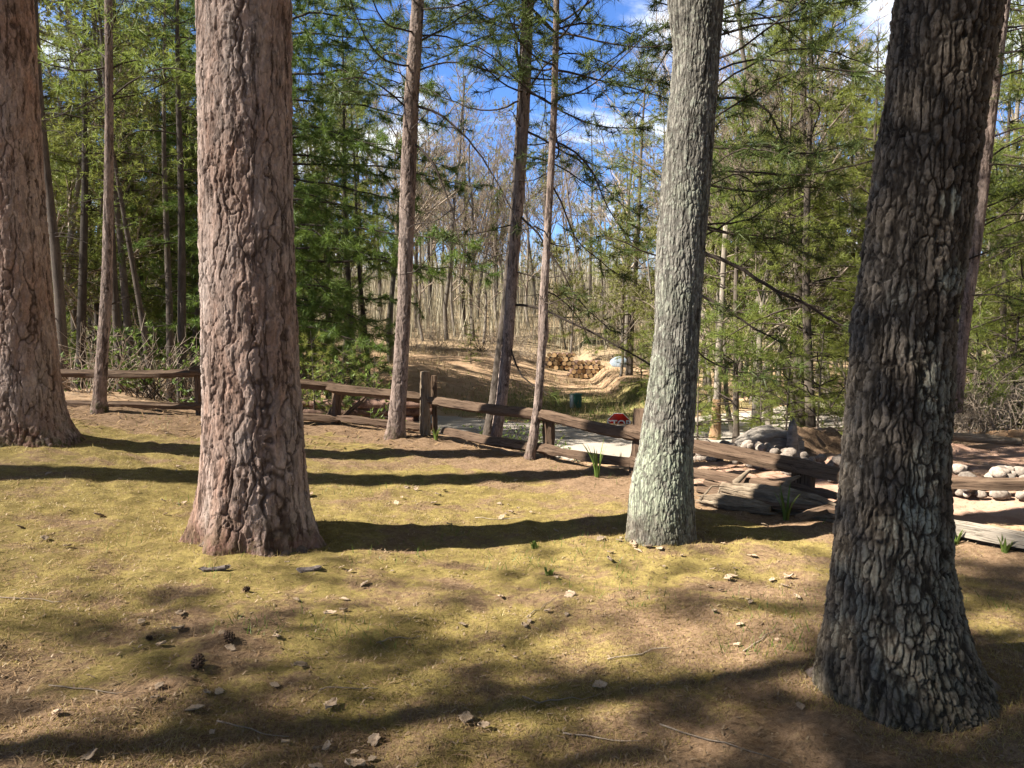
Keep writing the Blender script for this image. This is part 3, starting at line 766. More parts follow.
bare = [
    bare_proto('bare_tree', 201, 12, .12, M['pale_bark'], spread=.45, first=.35),
    bare_proto('bare_tree', 202, 14, .13, M['pale_bark'], spread=.4, first=.3),
    bare_proto('bare_tree', 203, 9, .09, M['pale_bark'], spread=.55, first=.2),
    bare_proto('budding_tree', 204, 11, .10, M['pale_bark'], bud=3, spread=.5, first=.2),
    bare_proto('budding_tree', 205, 8, .08, M['pale_bark'], bud=4, spread=.55, first=.12),
]
def px_place(px, Y): return ((px-512)/F*Y/ (math.cos(PITCH)), Y)
GW = 'white pines of the wood beyond the fence'
rs = np.random.default_rng(55)
# the dark boughed pine whose layered boughs fill the gap between the left trunk and the slim pine
tP = pine_proto('white_pine', 106, 13, .5, 3.6, .14, M['dark_bark'], M['needle_dark'], whorl=.42, per=5, droop=.22, twig_step=.16, tuft_step=.10, k=20, width=.010, dead=0, taper=.6, upper=10.5)
x, y = px_place(228, 20.5); place(tP, (x, y, g1(x, y)), 0, 1.1, 'dark green white pine straight behind the thick pink grey trunk')
tW = empty('white_pine', (0, 0, 0), 'dark white pine whose wide soft boughs reach right past the medium slim pine', 'tree')
atW = make_trunk(tW, [(402, 246, 264), (300, 247, 263), (100, 249, 261), (-40, 251, 260)], 16.2, M['dark_bark'], bark_pine_slim, 12, 32, .05, 13, lobes=3, seed=21)
fo = Foliage(900); rW = np.random.default_rng(77)
for k_, (y0, x1, y1, up_) in enumerate([(20, 420, 30, 10), (50, 400, 62, 12), (78, 440, 100, 14), (100, 470, 128, 10), (108, 400, 150, -4), (140, 455, 172, 12), (165, 480, 190, 12), (170, 420, 205, 0), (200, 400, 222, 8), (225, 470, 250, 10), (250, 440, 275, 10), (262, 495, 272, 4), (285, 420, 305, 6), (305, 400, 335, 8), (325, 385, 352, 10), (340, 360, 368, 6), (60, 350, 75, 8), (125, 360, 150, 8), (215, 350, 250, 6), (275, 350, 300, 6), (-10, 450, -5, 10), (5, 380, 0, 10), (35, 390, 45, 8), (90, 370, 100, 8), (155, 390, 180, 8), (185, 350, 215, 8), (240, 380, 260, 8), (295, 340, 318, 8), (315, 395, 345, 10), (335, 385, 372, 10), (250, 330, 290, 6)]):
    Y1 = 16.2 - rW.uniform(-1.2, 2.2); m = 7; f_ = np.linspace(0, 1, m)
    px_ = 255 + (x1-255)*f_; py_ = y0 + (y1-y0)*f_ - up_*np.sin(f_*3.1) + rW.normal(size=m)*2
    pts = np.array([P(a, b, 16.2+(Y1-16.2)*c_) for a, b, c_ in zip(px_, py_, f_)])
    fo.bough(pts, .03, .006, 1.0, .15, .2, .22, .10, .6, k=5, curl=.3)
for k_ in range(26):
    z = rW.uniform(1., 9); p, rr_ = atW(z=z); az = rW.uniform(1.2, 5.2); L_ = rW.uniform(1.5, 3); f_ = np.linspace(0, 1, 6)
    fo.bough(p + np.stack([L_*f_*np.cos(az), L_*f_*np.sin(az), L_*(.2*f_-.25*f_**2)], 1), .03, .006, .9, .2, .18, .25, .12, .2, k=4)
fo.build(tW, M['needle_dark'], M['twig'], np.array(tW.location), 30, .011, 1.0, .3)
left_spots = [(44, 17.5), (152, 20), (196, 20.6), (18, 21), (118, 23.5), (150, 23), (30, 24), (90, 26), (190, 25), (235, 24), (280, 21), (-30, 16), (-60, 20), (320, 24), (255, 30), (345, 29), (60, 32), (140, 33), (200, 34), (0, 30), (300, 34), (365, 35)]
LL = {0: 'white pine with dark forked trunk left of the slim fence pine', }
for i, (px, Y) in enumerate(left_spots):
    x, y = px_place(px, Y); y += rs.normal()*.3
    pr = needle_pine[[3, 1, 0, 3, 2, 1][i % 6]]
    place(pr, (x, y, g1(x, y)), rs.uniform(0, 6.28), rs.uniform(.85, 1.2), 'sunlit green white pine in the dense wood behind the left fence', 'white pines behind the left fence', (rs.normal()*.03, rs.normal()*.03))
right_spots = [(735, 16), (802, 18), (868, 16.5), (812, 14.5), (850, 18), (770, 21), (1000, 15.5), (1050, 13), (960, 21), (740, 27), (690, 28), (1010, 24), (720, 34), (790, 33), (950, 33), (630, 30), (1040, 32)]
for i, (px, Y) in enumerate(right_spots):
    x, y = px_place(px, Y)
    pr = needle_pine[[2, 3, 0, 1][i % 4]]
    place(pr, (x, y, g1(x, y)), rs.uniform(0, 6.28), rs.uniform(.75, 1.05), 'green white pine among bare trees on the right bank', 'white pines on the right bank', (rs.normal()*.03, rs.normal()*.03))
for i, (px, Y, s) in enumerate([(790, 12.8, .9), (760, 13.6, .8), (820, 13.2, 1.0), (845, 13.8, 1.1), (640, 24, 1.), (655, 22, 1.2), (345, 12.6, .8), (312, 12.4, .7), (375, 13.5, .9), (555, 21, .5), (470, 30, .8), (700, 15, .9), (1015, 13.5, 1.3), (975, 14.5, 1.2)]):
    x, y = px_place(px, Y)
    place(sapling, (x, y, g1(x, y)-.05), rs.uniform(0, 6.28), s*rs.uniform(.9, 1.1), 'low bright green pine sapling at the wood edge', 'pine saplings')
# bare and budding trees on the far hillside and the right
n = 0
for i in range(230):
    u = rs.uniform(-180, 1200); Y = rs.uniform(38, 95) if i % 3 else rs.uniform(26, 40)
    if 400 < u < 560 and Y < 43: Y += 14
    if 540 < u < 660 and Y < 36: continue
    x, y = px_place(u, Y)
    if road_dist(np.array([x]), np.array([y]))[0] < 4: continue
    bud_ok = u > 520
    pr = bare[rs.choice([0, 1, 2, 3, 4] if bud_ok else [0, 1, 2, 0, 3])]
    lab = 'pale bare trunked tree on the brown hillside beyond the lane' if pr.name.startswith('bare') else 'tree with thin yellow green spring buds on the far hillside'
    place(pr, (x, y, g1(x, y)), rs.uniform(0, 6.28), rs.uniform(.7, 1.15), lab, 'bare hillside trees' if pr.name.startswith('bare') else 'budding hillside trees', (rs.normal()*.03, rs.normal()*.03))
for i, (px, Y) in enumerate([(50, 17), (85, 19), (120, 18.5), (160, 20), (185, 21.5), (225, 21), (20, 22), (310, 23), (345, 26), (140, 26), (60, 25)]):
    x, y = px_place(px, Y); place(bare[3+i % 2], (x, y, g1(x, y)), rs.uniform(0, 6.28), rs.uniform(.6, .9), 'slim tree with yellow green buds among the pines behind the left fence', 'budding trees behind the left fence', (rs.normal()*.08, rs.normal()*.08))
for i, (px, Y, k) in enumerate([(735, 17.5, 3), (760, 22, 1), (785, 20, 4), (870, 19, 2), (985, 17, 3), (1015, 19, 2), (800, 17, 0), (720, 19, 4), (750, 24, 3), (830, 23, 4), (860, 20, 3), (790, 26, 2), (705, 30, 1), (775, 15.5, 2), (975, 19, 4), (1000, 22, 1), (850, 27, 3), (940, 24, 0), (710, 23, 3), (830, 21, 2), (1040, 16, 4), (690, 21, 2), (660, 27, 4), (620, 29, 4), (900, 21, 3), (606, 42, 3), (566, 43, 4)]):
    x, y = px_place(px, Y)
    place(bare[k], (x, y, g1(x, y)), rs.uniform(0, 6.28), rs.uniform(.6, .85), 'tangled bare tree among the pines on the right bank' if k < 3 else 'tree with fresh yellow green buds on the right bank', 'bare trees on the right bank' if k < 3 else 'budding trees on the right bank', (rs.normal()*.06, rs.normal()*.06))
# far thin dark hillside trunks
hp = pine_proto('hillside_pine', 107, 15, 6.5, 1.8, .13, M['dark_bark'], M['needle'], whorl=.9, per=4, k=8, width=.018, tsize=.22, twig_step=.4, tuft_step=.25, dead=10)
for i, (px, Y) in enumerate([(62, 13.6), (80, 15.5), (122, 14.6), (137, 17), (153, 15.2), (168, 16.2), (181, 14.4), (190, 18), (72, 18.5), (108, 19), (48, 15), (146, 21), (174, 22), (88, 22), (302, 18), (330, 21), (368, 24), (352, 19)]):
    x, y = px_place(px, Y); place(hp, (x, y, g1(x, y)), rs.uniform(0, 6.28), rs.uniform(.5, .75), 'slender bare dark trunk standing in the left wood behind the fence', 'slender trunks of the left wood', (rs.normal()*.04, rs.normal()*.04))
for px, Y in [(418, 46), (430, 52), (444, 56), (465, 44), (497, 60), (590, 54), (625, 50), (545, 66), (380, 50), (350, 54), (660, 58), (700, 50), (320, 56), (770, 52), (820, 56)]:
    x, y = px_place(px, Y)
    place(hp, (x, y, g1(x, y)), rs.uniform(0, 6.28), rs.uniform(.8, 1.15), 'tall thin dark trunked pine on the open brown hillside', 'thin pines on the hillside')

nS = 48000
Y_ = rs.uniform(41, 105, nS); X_ = rs.uniform(-.8, .8, nS)*Y_; Z_ = gh(X_, Y_); h_ = rs.uniform(.8, 7, nS)*rs.uniform(.3, 1, nS)*np.clip(Y_/70, .6, 1.2); w_ = .01 + .0045*h_
dn = np.stack([rs.normal(size=nS)*.12, rs.normal(size=nS)*.12, np.ones(nS)], 1); b_ = np.stack([X_, Y_, Z_-.1], 1); a_ = rs.uniform(0, 6.28, nS); s2 = np.stack([np.cos(a_), np.sin(a_), 0*a_], 1)*w_[:, None]
tag(build('far_wood', np.stack([b_-s2, b_+s2, b_+dn*h_[:, None]], 1).reshape(-1, 3), np.arange(nS*3).reshape(-1, 3), None, M['far_stem'], smooth=False), 'brown thicket of thin stems on the far hillside', 'thicket', kind='stuff')

# pale snags
def snag(px, Y, y0, y1, w, label, lean, two):
    x, y = px_place(px, Y); z = g1(x, y); t = empty('dead_snag', (x, y, z), label, 'dead tree')
    top = P(px, y1, Y)[2]-z; zs = np.linspace(-.2, top, 14); mb = MB(); r0 = w/F*Y/2
    mb.tube(np.stack([lean*zs, 0*zs, zs], 1), np.linspace(r0*1.25, r0*.75, 14), 9, rough=.25, seed=px); mb.build('trunk', M['pale_bark'], t)
    if two:
        mb = MB(); zs = np.linspace(-.1, .9, 6); mb.tube(np.stack([lean*zs, 0*zs, zs], 1), np.linspace(r0*1.9, r0*1.3, 6), 9, rough=.3, seed=px+1); mb.build('rotten_base', M['snag'], t)
    mb = MB()
    for k in range(6):
        a = k*2.4; zz = top*(.35+.1*k); s_ = np.linspace(0, 1, 5); L = .7
        mb.tube(np.stack([lean*zz+L*s_*math.cos(a), L*s_*math.sin(a), zz+.2*s_], 1), np.linspace(.02, .006, 5), 4)
    mb.build('branch', M['twig_pale'], t)
snag(716, 16.5, 430, 225, 6.5, 'pale straight dead trunk with orange rotten base', .03, True)
snag(757, 19, 410, 240, 8, 'pale pinkish trunk right of the orange based snag', 0.0, False)

# ------------------------------------------------------------------ trees standing off to the left whose shade falls across the yard
tS = pine_proto('shade_pine', 301, 22, 15.5, 3., .40, M['slim_bark'], M['needle_red'], whorl=.7, per=4, k=10, width=.012)
place(tS, (-9.0, 4.95, g1(-9, 4.95)), 0, 1, 'tall thick pine left of the frame throwing the long trunk shadow')
tS2 = pine_proto('shade_pine', 302, 14.5, 6.9, 2.1, .17, M['slim_bark'], M['needle_red'], whorl=.5, per=5, k=16, width=.016, tsize=.19, twig_step=.2, tuft_step=.13)
for i, (x, y, s) in enumerate([(-7.4, -.2, 1.), (-6.0, -1.2, 1.02), (-9.0, .1, .95), (-4.4, -1.5, .95)]):
    place(tS2, (x, y, g1(x, y)), i*1.9, s, 'pine left of the frame shading the foreground moss', 'pines left of the frame')

for i, (x, y) in enumerate([(6, -7), (9, -3), (11, 3), (13, 8), (3, -10), (-1, -9), (-4, -13), (8, -10), (14, -4), (15, 13), (1, -15), (-8, -15), (6, -16), (12, -11), (9, .5), (17, 3), (10.5, 6.5), (-1.5, -6.8), (3.2, -6)]):  # added pines out of view, blocking sky light to deepen the shade
    place(needle_pine[[1, 3, 1, 3, 0][i % 5]], (x, y, g1(x, y)), rs.uniform(0, 6.28), rs.uniform(1.1, 1.35), 'added unseen white pine around the yard, holding back sky light', 'added white pines around the yard')
# ------------------------------------------------------------------ fence
fence = empty('split_rail_fence', (-1.15, 10.2, g1(-1.15, 10.2)), 'old two rail split rail fence running down across the yard edge', 'fence')
foff = np.array(fence.location)
def beam(p0, p1, w, h, mat, name='rail', taper=.75, seed=0, parent=fence, off=foff, sag=.01, label=None):
    r = np.random.default_rng(seed); p0 = np.asarray(p0, float); p1 = np.asarray(p1, float); L = np.linalg.norm(p1-p0); n = max(8, int(L/.045))
    d = (p1-p0)/L; side = np.cross(d, [0, 0, 1.]); side = side/np.linalg.norm(side) if np.linalg.norm(side) > .1 else np.array([1., 0, 0]); up = np.cross(side, d)
    # split wedge section with rounded corners
    w *= .82; h *= .77
    prof = np.array([(-.5, -.40), (-.46, -.5), (0, -.52), (.42, -.48), (.5, -.38), (.5, .1), (.42, .28), (.1, .5), (-.02, .5), (-.36, .3), (-.5, .12), (-.52, -.14)]) * r.uniform(.82, 1.16, (12, 1))
    k = len(prof); s_ = np.linspace(0, 1, n)
    tap = 1 - (1-taper)*np.clip((np.abs(s_-.5)-.40)/.10, 0, 1)**1.5
    c = p0 + d*(s_*L)[:, None] + np.array([0, 0, -sag])*np.sin(s_*math.pi)[:, None] + (np.stack([fbm(np.stack([s_*L*1.2+seed, 0*s_+k_, 0*s_], 1), seed, 2)-.5 for k_ in range(3)], 1))*.035
    tw = r.normal()*.25*s_ + r.uniform(-.3, .3)
    a = prof[None, :, 0]*np.cos(tw)[:, None] - prof[None, :, 1]*np.sin(tw)[:, None]; b = prof[None, :, 0]*np.sin(tw)[:, None] + prof[None, :, 1]*np.cos(tw)[:, None]
    V = c[:, None] + side*(a*w*tap[:, None])[..., None] + up*(b*h*tap[:, None])[..., None]
    q = V.reshape(-1, 3); ql = np.stack([(q-p0)@d*1.5, (q@side)*22, (q@up)*22], 1)
    rad = q - np.repeat(c, k, 0); rad /= np.linalg.norm(rad, axis=1)[:, None]
    f1, f2, _ = voro(ql*1.0, seed+3)
    q = q + rad*((fbm(ql, seed, 3)-.5)*.018 - (1-sst(.02, .14, f2-f1))*.013)[:, None]
    i = np.arange(n-1)[:, None]*k; j = np.arange(k)[None]; j2 = (j+1) % k
    Q = np.stack([i+j, i+j2, i+k+j2, i+k+j], -1).reshape(-1, 4)
    q = np.concatenate([q, c[:1]-d*.01, c[-1:]+d*.01]); m_ = n*k; jj = np.arange(k); jj2 = (jj+1) % k
    t = np.concatenate([np.stack([jj2, jj, np.full(k, m_)], 1), np.stack([(n-1)*k+jj, (n-1)*k+jj2, np.full(k, m_+1)], 1)])
    rcv = np.concatenate([ql, ql[:1], ql[-1:]]) + seed*7.1
    o = build(name, q-off, t, Q, M[mat], parent, smooth=True, attrs=dict(rc=rcv))
    try: o.data.set_sharp_from_angle(angle=R(28))
    except Exception: pass
    if label: o['label'] = label
    return o
def post(px, Y, ytop, mat, w, seed, lean=(0, 0), label=None, ybot=None):
    a = P(px, ytop, Y); z = g1(a[0], Y)
    return beam((a[0], Y, z-.15), (a[0]+lean[0], Y+lean[1], a[2]), w, w*.85, mat, 'post', .9, seed, label=label)
DL = [(30, 10.7), (200, 10.5), (335, 10.9), (425, 10.2), (547, 8.9), (640, 7.9), (800, 6.6), (908, 5.9)]
def rail(a, Ya, b, Yb, w, h, mat, seed, label=None):
    return beam(P(*a, Ya), P(*b, Yb), w, h, mat, 'rail', .7, seed, label=label)
post(44, 10.75, 368, 'rail', .17, 1); post(199, 10.55, 366, 'rail', .16, 2); post(334, 10.9, 383, 'rail', .17, 3, (.05, 0))
post(425, 10.2, 371, 'post_wood', .15, 4, label='tall pale square topped post'); post(434, 10.32, 376, 'rail', .09, 5)
post(548, 9.0, 411, 'rail', .16, 6); post(639, 8.0, 409, 'rail', .2, 7, (.03, 0)); post(806, 6.75, 468, 'rail', .22, 8); post(908, 6.0, 470, 'rail', .17, 9)
beam(P(322, 426, 11.1), P(345, 388, 11.0), .10, .09, 'rail', 'brace', .9, 41); beam(P(333, 424, 10.95), P(365, 398, 11.1), .09, .08, 'rail', 'brace', .9, 42)
rail((20, 374), 10.7, (203, 373), 10.5, .13, .14, 'rail', 11); rail((20, 403), 10.7, (203, 406), 10.5, .13, .13, 'rail', 12)
rail((190, 372), 10.5, (345, 388), 10.8, .14, .16, 'rail', 13); rail((190, 407), 10.5, (340, 420), 10.8, .13, .13, 'rail', 14)
rail((328, 387), 10.75, (428, 397), 10.2, .14, .17, 'rail', 15); rail((338, 418), 10.75, (428, 428), 10.25, .13, .13, 'rail', 16)
rail((429, 399), 10.15, (556, 417), 8.85, .14, .16, 'rail', 17); rail((444, 431), 10.15, (560, 452), 8.8, .14, .15, 'rail', 18)
rail((540, 414), 8.95, (648, 437), 7.85, .14, .17, 'rail', 19); rail((545, 449), 8.9, (650, 464), 7.8, .14, .13, 'rail', 20)
rail((625, 428), 8.0, (822, 470), 6.5, .15, .165, 'rail', 21); rail((630, 458), 8.0, (836, 497), 6.45, .13, .115, 'rail', 22)
rail((790, 464), 6.7, (912, 488), 5.9, .15, .16, 'rail', 23)
rail((893, 480), 5.95, (1075, 482), 5.4, .14, .12, 'rail', 24, 'reddish brown rail'); post(1070, 5.45, 465, 'rail', .17, 25)
beam(P(704, 482, 7.3), P(776, 499, 6.9), .09, .08, 'rail', 'brace', .8, 43)
# fallen weathered log at the right
l0 = P(930, 520, 5.75); l1 = P(1090, 560, 5.1)
l0[2] = g1(l0[0], l0[1])+.10; l1[2] = g1(l1[0], l1[1])+.08
lg = beam(l0, l1, .16, .16, 'rail_gray', 'fallen_rail', .9, 51, None, np.zeros(3)); tag(lg, 'weathered grey rail lying on the ground behind the big dark trunk', 'rail')
l0 = np.array([3.4, 5.55, 0]); l1 = np.array([4.4, 5.0, 0]); l0[2] = g1(*l0[:2])+.04; l1[2] = g1(*l1[:2])+.04
lg = beam(l0, l1, .08, .07, 'rail', 'fallen_rail', .9, 52, None, np.zeros(3)); tag(lg, 'short dark broken rail in front of the grey fallen rail', 'rail')

for i, (x0, y0, x1, y1, w_) in enumerate([(3.05, 6.75, 1.75, 7.25, .10), (2.7, 6.15, 1.75, 6.75, .085), (2.9, 6.5, 2.25, 6.0, .08)]):
    a = np.array([x0, y0, g1(x0, y0)+.06+.05*i]); b = np.array([x1, y1, g1(x1, y1)+.05+.02*i])
    tag(beam(a, b, w_, w_*.9, 'rail', 'fallen_rail', .8, 70+i, None, np.zeros(3)), ['longest dark broken rail in the pile beside the driftwood log', 'middle dark broken rail in the pile beside the driftwood log', 'shortest dark broken rail lying across the pile'][i], 'rail')

# driftwood like logs under the right fence
def gnarl(name, pts, rads, mat, label, cat, seed, limbs_=(), lump=.3, fibres=26):
    pts = np.array(pts, float)
    t_ = np.linspace(0, 1, 34); s0 = np.linspace(0, 1, len(pts))
    q = np.stack([np.interp(t_, s0, pts[:, k]) for k in range(3)], 1); rr = np.interp(t_, np.linspace(0, 1, len(rads)), rads)
    for _ in range(3): q[1:-1] = .25*q[:-2]+.5*q[1:-1]+.25*q[2:]; rr[1:-1] = .25*rr[:-2]+.5*rr[1:-1]+.25*rr[2:]
    k = 28; mb = MB(); mb.tube(q, rr, k)
    v, t, qd = mb.get(); c = np.concatenate([np.repeat(q, k, 0), q[:1], q[-1:]]); rad = v - c; rn = np.linalg.norm(rad, axis=1)[:, None]+1e-6
    d = (q[-1]-q[0])/np.linalg.norm(q[-1]-q[0]); al = (v@d)[:, None]*d
    w = v*7; w = w - al*7*.75
    f1, f2, _ = voro(w*2.2, seed); amp = lump*((fbm(w, seed, 4)-.5)*1.5 - (1-sst(.03, .3, f2-f1))*.35)
    v = v + rad*amp[:, None]
    th = empty(name, q[0], label, cat)
    fb = MB(); fb.add(v, t, qd); r_ = np.random.default_rng(seed+500)
    sd = np.cross(d, [0, 0, 1.]); sd /= np.linalg.norm(sd)+1e-9; u2 = np.cross(sd, d)
    for k_ in range(fibres):
        a_ = r_.uniform(0, 6.28); i0 = r_.integers(0, 14); i1 = r_.integers(18, 34); tw_ = r_.uniform(-.9, .9)
        aa = a_ + tw_*np.linspace(0, 1, i1-i0); off_ = (sd*np.cos(aa)[:, None] + u2*np.sin(aa)[:, None])*(rr[i0:i1]*r_.uniform(.75, 1.0))[:, None]
        ext = d*np.linspace(-.06, r_.uniform(0, .16), i1-i0)[:, None]
        fb.tube(q[i0:i1]+off_+ext, np.interp(np.linspace(0, 1, i1-i0), [0, .2, .8, 1], [.004, 1, 1, .004])*r_.uniform(.016, .034)*rr.max()/.12, 6, rough=.5, seed=k_)
    fb.build('trunk', M[mat], th, off=q[0])
    for i, (lp, lr) in enumerate(limbs_):
        mb = MB(); mb.tube(np.array(lp), np.linspace(lr, lr*.3, len(lp)), 8, rough=.3, seed=seed+i); mb.build('broken_limb', M[mat], th, off=q[0])
    return th
a = P(722, 492, 7.0); b = P(842, 508, 6.2); za = g1(a[0], a[1]); zb = g1(b[0], b[1])
gnarl('driftwood_log', [(a[0], a[1], za+.12), ((a[0]+b[0])/2, (a[1]+b[1])/2, max(za, zb)+.10), (b[0], b[1], zb+.06)], [.05, .07, .085, .10, .09, .04], 'drift', 'twisted tan driftwood log lying under the right fence rails', 'log', 5,
    [([P(742, 500, 6.9), P(736, 482, 6.95), P(750, 470, 7.0)], .05), ([P(775, 500, 6.6), P(790, 480, 6.6), P(800, 476, 6.6)], .04), ([P(815, 508, 6.35), P(838, 516, 6.2)], .03)], .5)
a = P(700, 505, 6.75); b = P(770, 514, 6.4)
gnarl('driftwood_log', [(a[0], a[1], g1(a[0], a[1])+.05), (b[0], b[1], g1(b[0], b[1])+.05)], [.03, .07, .06, .03], 'drift', 'low grey broken branch on dirt left of the driftwood log', 'log', 6, [([P(715, 505, 6.7), P(720, 488, 6.7), P(738, 492, 6.7)], .015), ([P(700, 500, 6.7), P(712, 486, 6.75), P(727, 487, 6.8)], .012)], .4)
# big grey log and upright root by the bank
gnarl('grey_log', [P(738, 446, 10.8), P(765, 441, 10.9), P(800, 450, 10.9)], [.09, .16, .20, .19, .14], 'drift_gray', 'big pale grey rotten log at the foot of the bank', 'log', 7, (), .2, 70)
rt = P(797, 462, 10.6)
gnarl('upright_stump', [(rt[0], rt[1], g1(rt[0], rt[1])-.1), P(792, 448, 10.6), P(793, 434, 10.6), P(794, 425, 10.6)], [.11, .09, .06, .04, .02], 'drift_gray', 'upright splintered grey stump at the end of the rotten log', 'stump', 8, (), .5)
# logs lying on the right slope
for i, (x0, y0, Y0, x1, y1, Y1, r_) in enumerate([(945, 404, 15, 1030, 424, 13.6, .09), (950, 420, 13.4, 1035, 436, 12.4, .08), (940, 455, 11.3, 1020, 447, 11.6, .07)]):
    a = P(x0, y0, Y0); b = P(x1, y1, Y1); a[2] = g1(a[0], a[1])+r_*.8; b[2] = g1(b[0], b[1])+r_*.8
    gnarl('fallen_log', [a, (a+b)/2, b], [r_*.7, r_, r_*.8], 'snag' if i < 2 else 'drift', ['long orange fallen trunk highest on the right slope', 'second orange fallen trunk lower on the right slope', 'grey fallen trunk in brush above the reddish rail'][i], 'fallen trunk', 20+i, (), .25, 8)

# ------------------------------------------------------------------ stones
def stone_proto(seed):
    r = np.random.default_rng(seed); nl, nc = 9, 14
    ph = np.linspace(0, math.pi, nl); th = np.arange(nc)*2*math.pi/nc
    V = np.stack([np.sin(ph)[:, None]*np.cos(th), np.sin(ph)[:, None]*np.sin(th), np.broadcast_to(np.cos(ph)[:, None], (nl, nc))], -1).reshape(-1, 3)
    V = V*np.array([1, .8, .62])*(1 + (fbm(V*1.3+seed, seed, 3)-.5)*.7)[:, None]
    i = np.arange(nl-1)[:, None]*nc; j = np.arange(nc)[None]; j2 = (j+1) % nc
    Q = np.stack([i+j, i+nc+j, i+nc+j2, i+j2], -1).reshape(-1, 4)
    return build('stone', V, None, Q, M['stone'])
stones = [stone_proto(s) for s in range(6)]
SP = smooth_poly(np.array([(1.6, 12.6), (2.6, 10.9), (3.66, 8.75), (5.1, 8.1), (7.4, 7.6)]), 60)
sused = set()
for i in range(300):
    f = rs.uniform(6, 52); j = int(f); c = SP[j]; row = rs.integers(0, 4)
    x = c[0] + rs.normal()*.08; y = c[1] + [-.10, -.03, .05, .12][row] + rs.normal()*.05
    s = rs.uniform(.05, .092); pr = stones[i % 6]
    o = pr if pr.name not in sused else pr.copy()
    if pr.name in sused: COL.objects.link(o)
    sused.add(pr.name)
    o.location = (x, y, g1(x, y) + s*.5 + [.02, .09, .16, .22][row]); o.scale = (s,)*3; o.rotation_euler = (rs.normal()*.3, rs.normal()*.3, rs.uniform(0, 6.28))
    tag(o, 'rounded pale field stone in the stone row beyond the fence', 'stone', 'stones in the row beyond the fence')

# ------------------------------------------------------------------ firewood
def log_proto(L, r, ends=True):
    t = empty('firewood_log', (0, 0, 0), None, 'log')
    mb = MB(); xs = np.linspace(-L/2, L/2, 5); mb.tube(np.stack([xs, 0*xs, 0*xs], 1), r, 9, cap=False, rough=.15, seed=int(L*100)); mb.build('bark', M['log_bark'], t)
    for sg in (-1, 1):
        th = np.arange(9)*2*math.pi/9; V = np.stack([np.full(9, sg*L/2*.985), r*.97*np.cos(th), r*.97*np.sin(th)], 1); V = np.concatenate([V, [[sg*L/2*.99, 0, 0]]])
        tri = np.stack([np.arange(9), (np.arange(9)+1) % 9, np.full(9, 9)], 1)
        build('cut_end', V, tri[:, ::sg], None, M['log_end'], t)
    return t
lp = log_proto(.5, .11)
def pile(px, Y, cols, rows, rotz, label, group, proto, r, dx=None, loose=0):
    x0, y0 = px_place(px, Y); first = True
    for rw in range(rows):
        for c in range(cols - (rw if loose else 0)):
            off = (c - (cols-(rw if loose else 0))/2 + .5*(rw % 2 if not loose else 0))*r*2.05 + rs.normal()*.01
            x = x0 + off*math.cos(rotz); y = y0 + off*math.sin(rotz) + rs.normal()*.03
            place(proto, (x, y, g1(x0, y0) + r + rw*r*1.8), rotz + math.pi/2 + rs.normal()*.08, rs.uniform(.88, 1.08), label, group)
pile(590, 34.5, 8, 4, .1, 'short split log with orange cut end in the bright firewood pile', 'logs of the bright firewood pile', lp, .11, loose=1)
pile(561, 36.5, 6, 4, .05, 'grey brown log in the stacked wood left of the bright pile', 'logs of the grey firewood stack', lp, .11)
lp2 = log_proto(2.1, .075)
x0, y0 = px_place(368, 12.7); z0 = g1(x0, y0)
for rw in range(6):
    for c in range(3):
        place(lp2, (x0 + rs.normal()*.12, y0 + (c-1)*.16 + rs.normal()*.03, z0 + .06 + rw*.135), .1 + rs.normal()*.05, rs.uniform(.85, 1.), 'long reddish log in the low stack behind the middle fence', 'long logs behind the middle fence')

# ------------------------------------------------------------------ brush piles / shrubs
def shrub_proto(name, seed, n, h, mat, bud=None):
    r = np.random.default_rng(seed); t = empty(name, (0, 0, 0), None, 'shrub'); mb = MB(); bp = []; ba = []
    for i in range(n):
        az = r.uniform(0, 6.28); el = r.uniform(.3, 1.4); L = h*r.uniform(.5, 1.1); p = np.array([r.normal()*.12, r.normal()*.12, -.05]); m = 6
        d = np.array([math.cos(az)*math.cos(el), math.sin(az)*math.cos(el), math.sin(el)]); st = d + r.normal(size=(m, 3))*.25; pts = np.concatenate([[p], p + np.cumsum(st, 0)*L/m])
        mb.tube(pts, np.linspace(.009, .003, m+1), 3, cap=False)
        for b in range(5):
            q = pts[r.integers(2, m+1)]; dd = d + r.normal(size=3)*.6; dd /= np.linalg.norm(dd); l2 = L*r.uniform(.2, .45); pt2 = np.stack([q, q+dd*l2*.5+r.normal(size=3)*.03, q+dd*l2])
            mb.tube(pt2, [.005, .004, .0025], 3, cap=False); bp += [pt2[1], pt2[2]]; ba += [dd, dd]
    mb.build('stems', mat, t)
    if bud:
        V, tr = tufts(np.array(bp), np.array(ba), .07, bud[1], .03, 1.1, 0, r); build('leaves', V, tr, None, M[bud[0]], t, smooth=False)
    return t
sh1 = shrub_proto('bare_shrub', 401, 26, 1.3, M['twig_pale']); sh2 = shrub_proto('bare_shrub', 402, 22, .9, M['twig_pale']); sh3 = shrub_proto('green_shrub', 403, 24, 1.1, M['twig'], ('blade', 5)); sh4 = shrub_proto('brush_pile', 404, 40, .9, M['twig'])
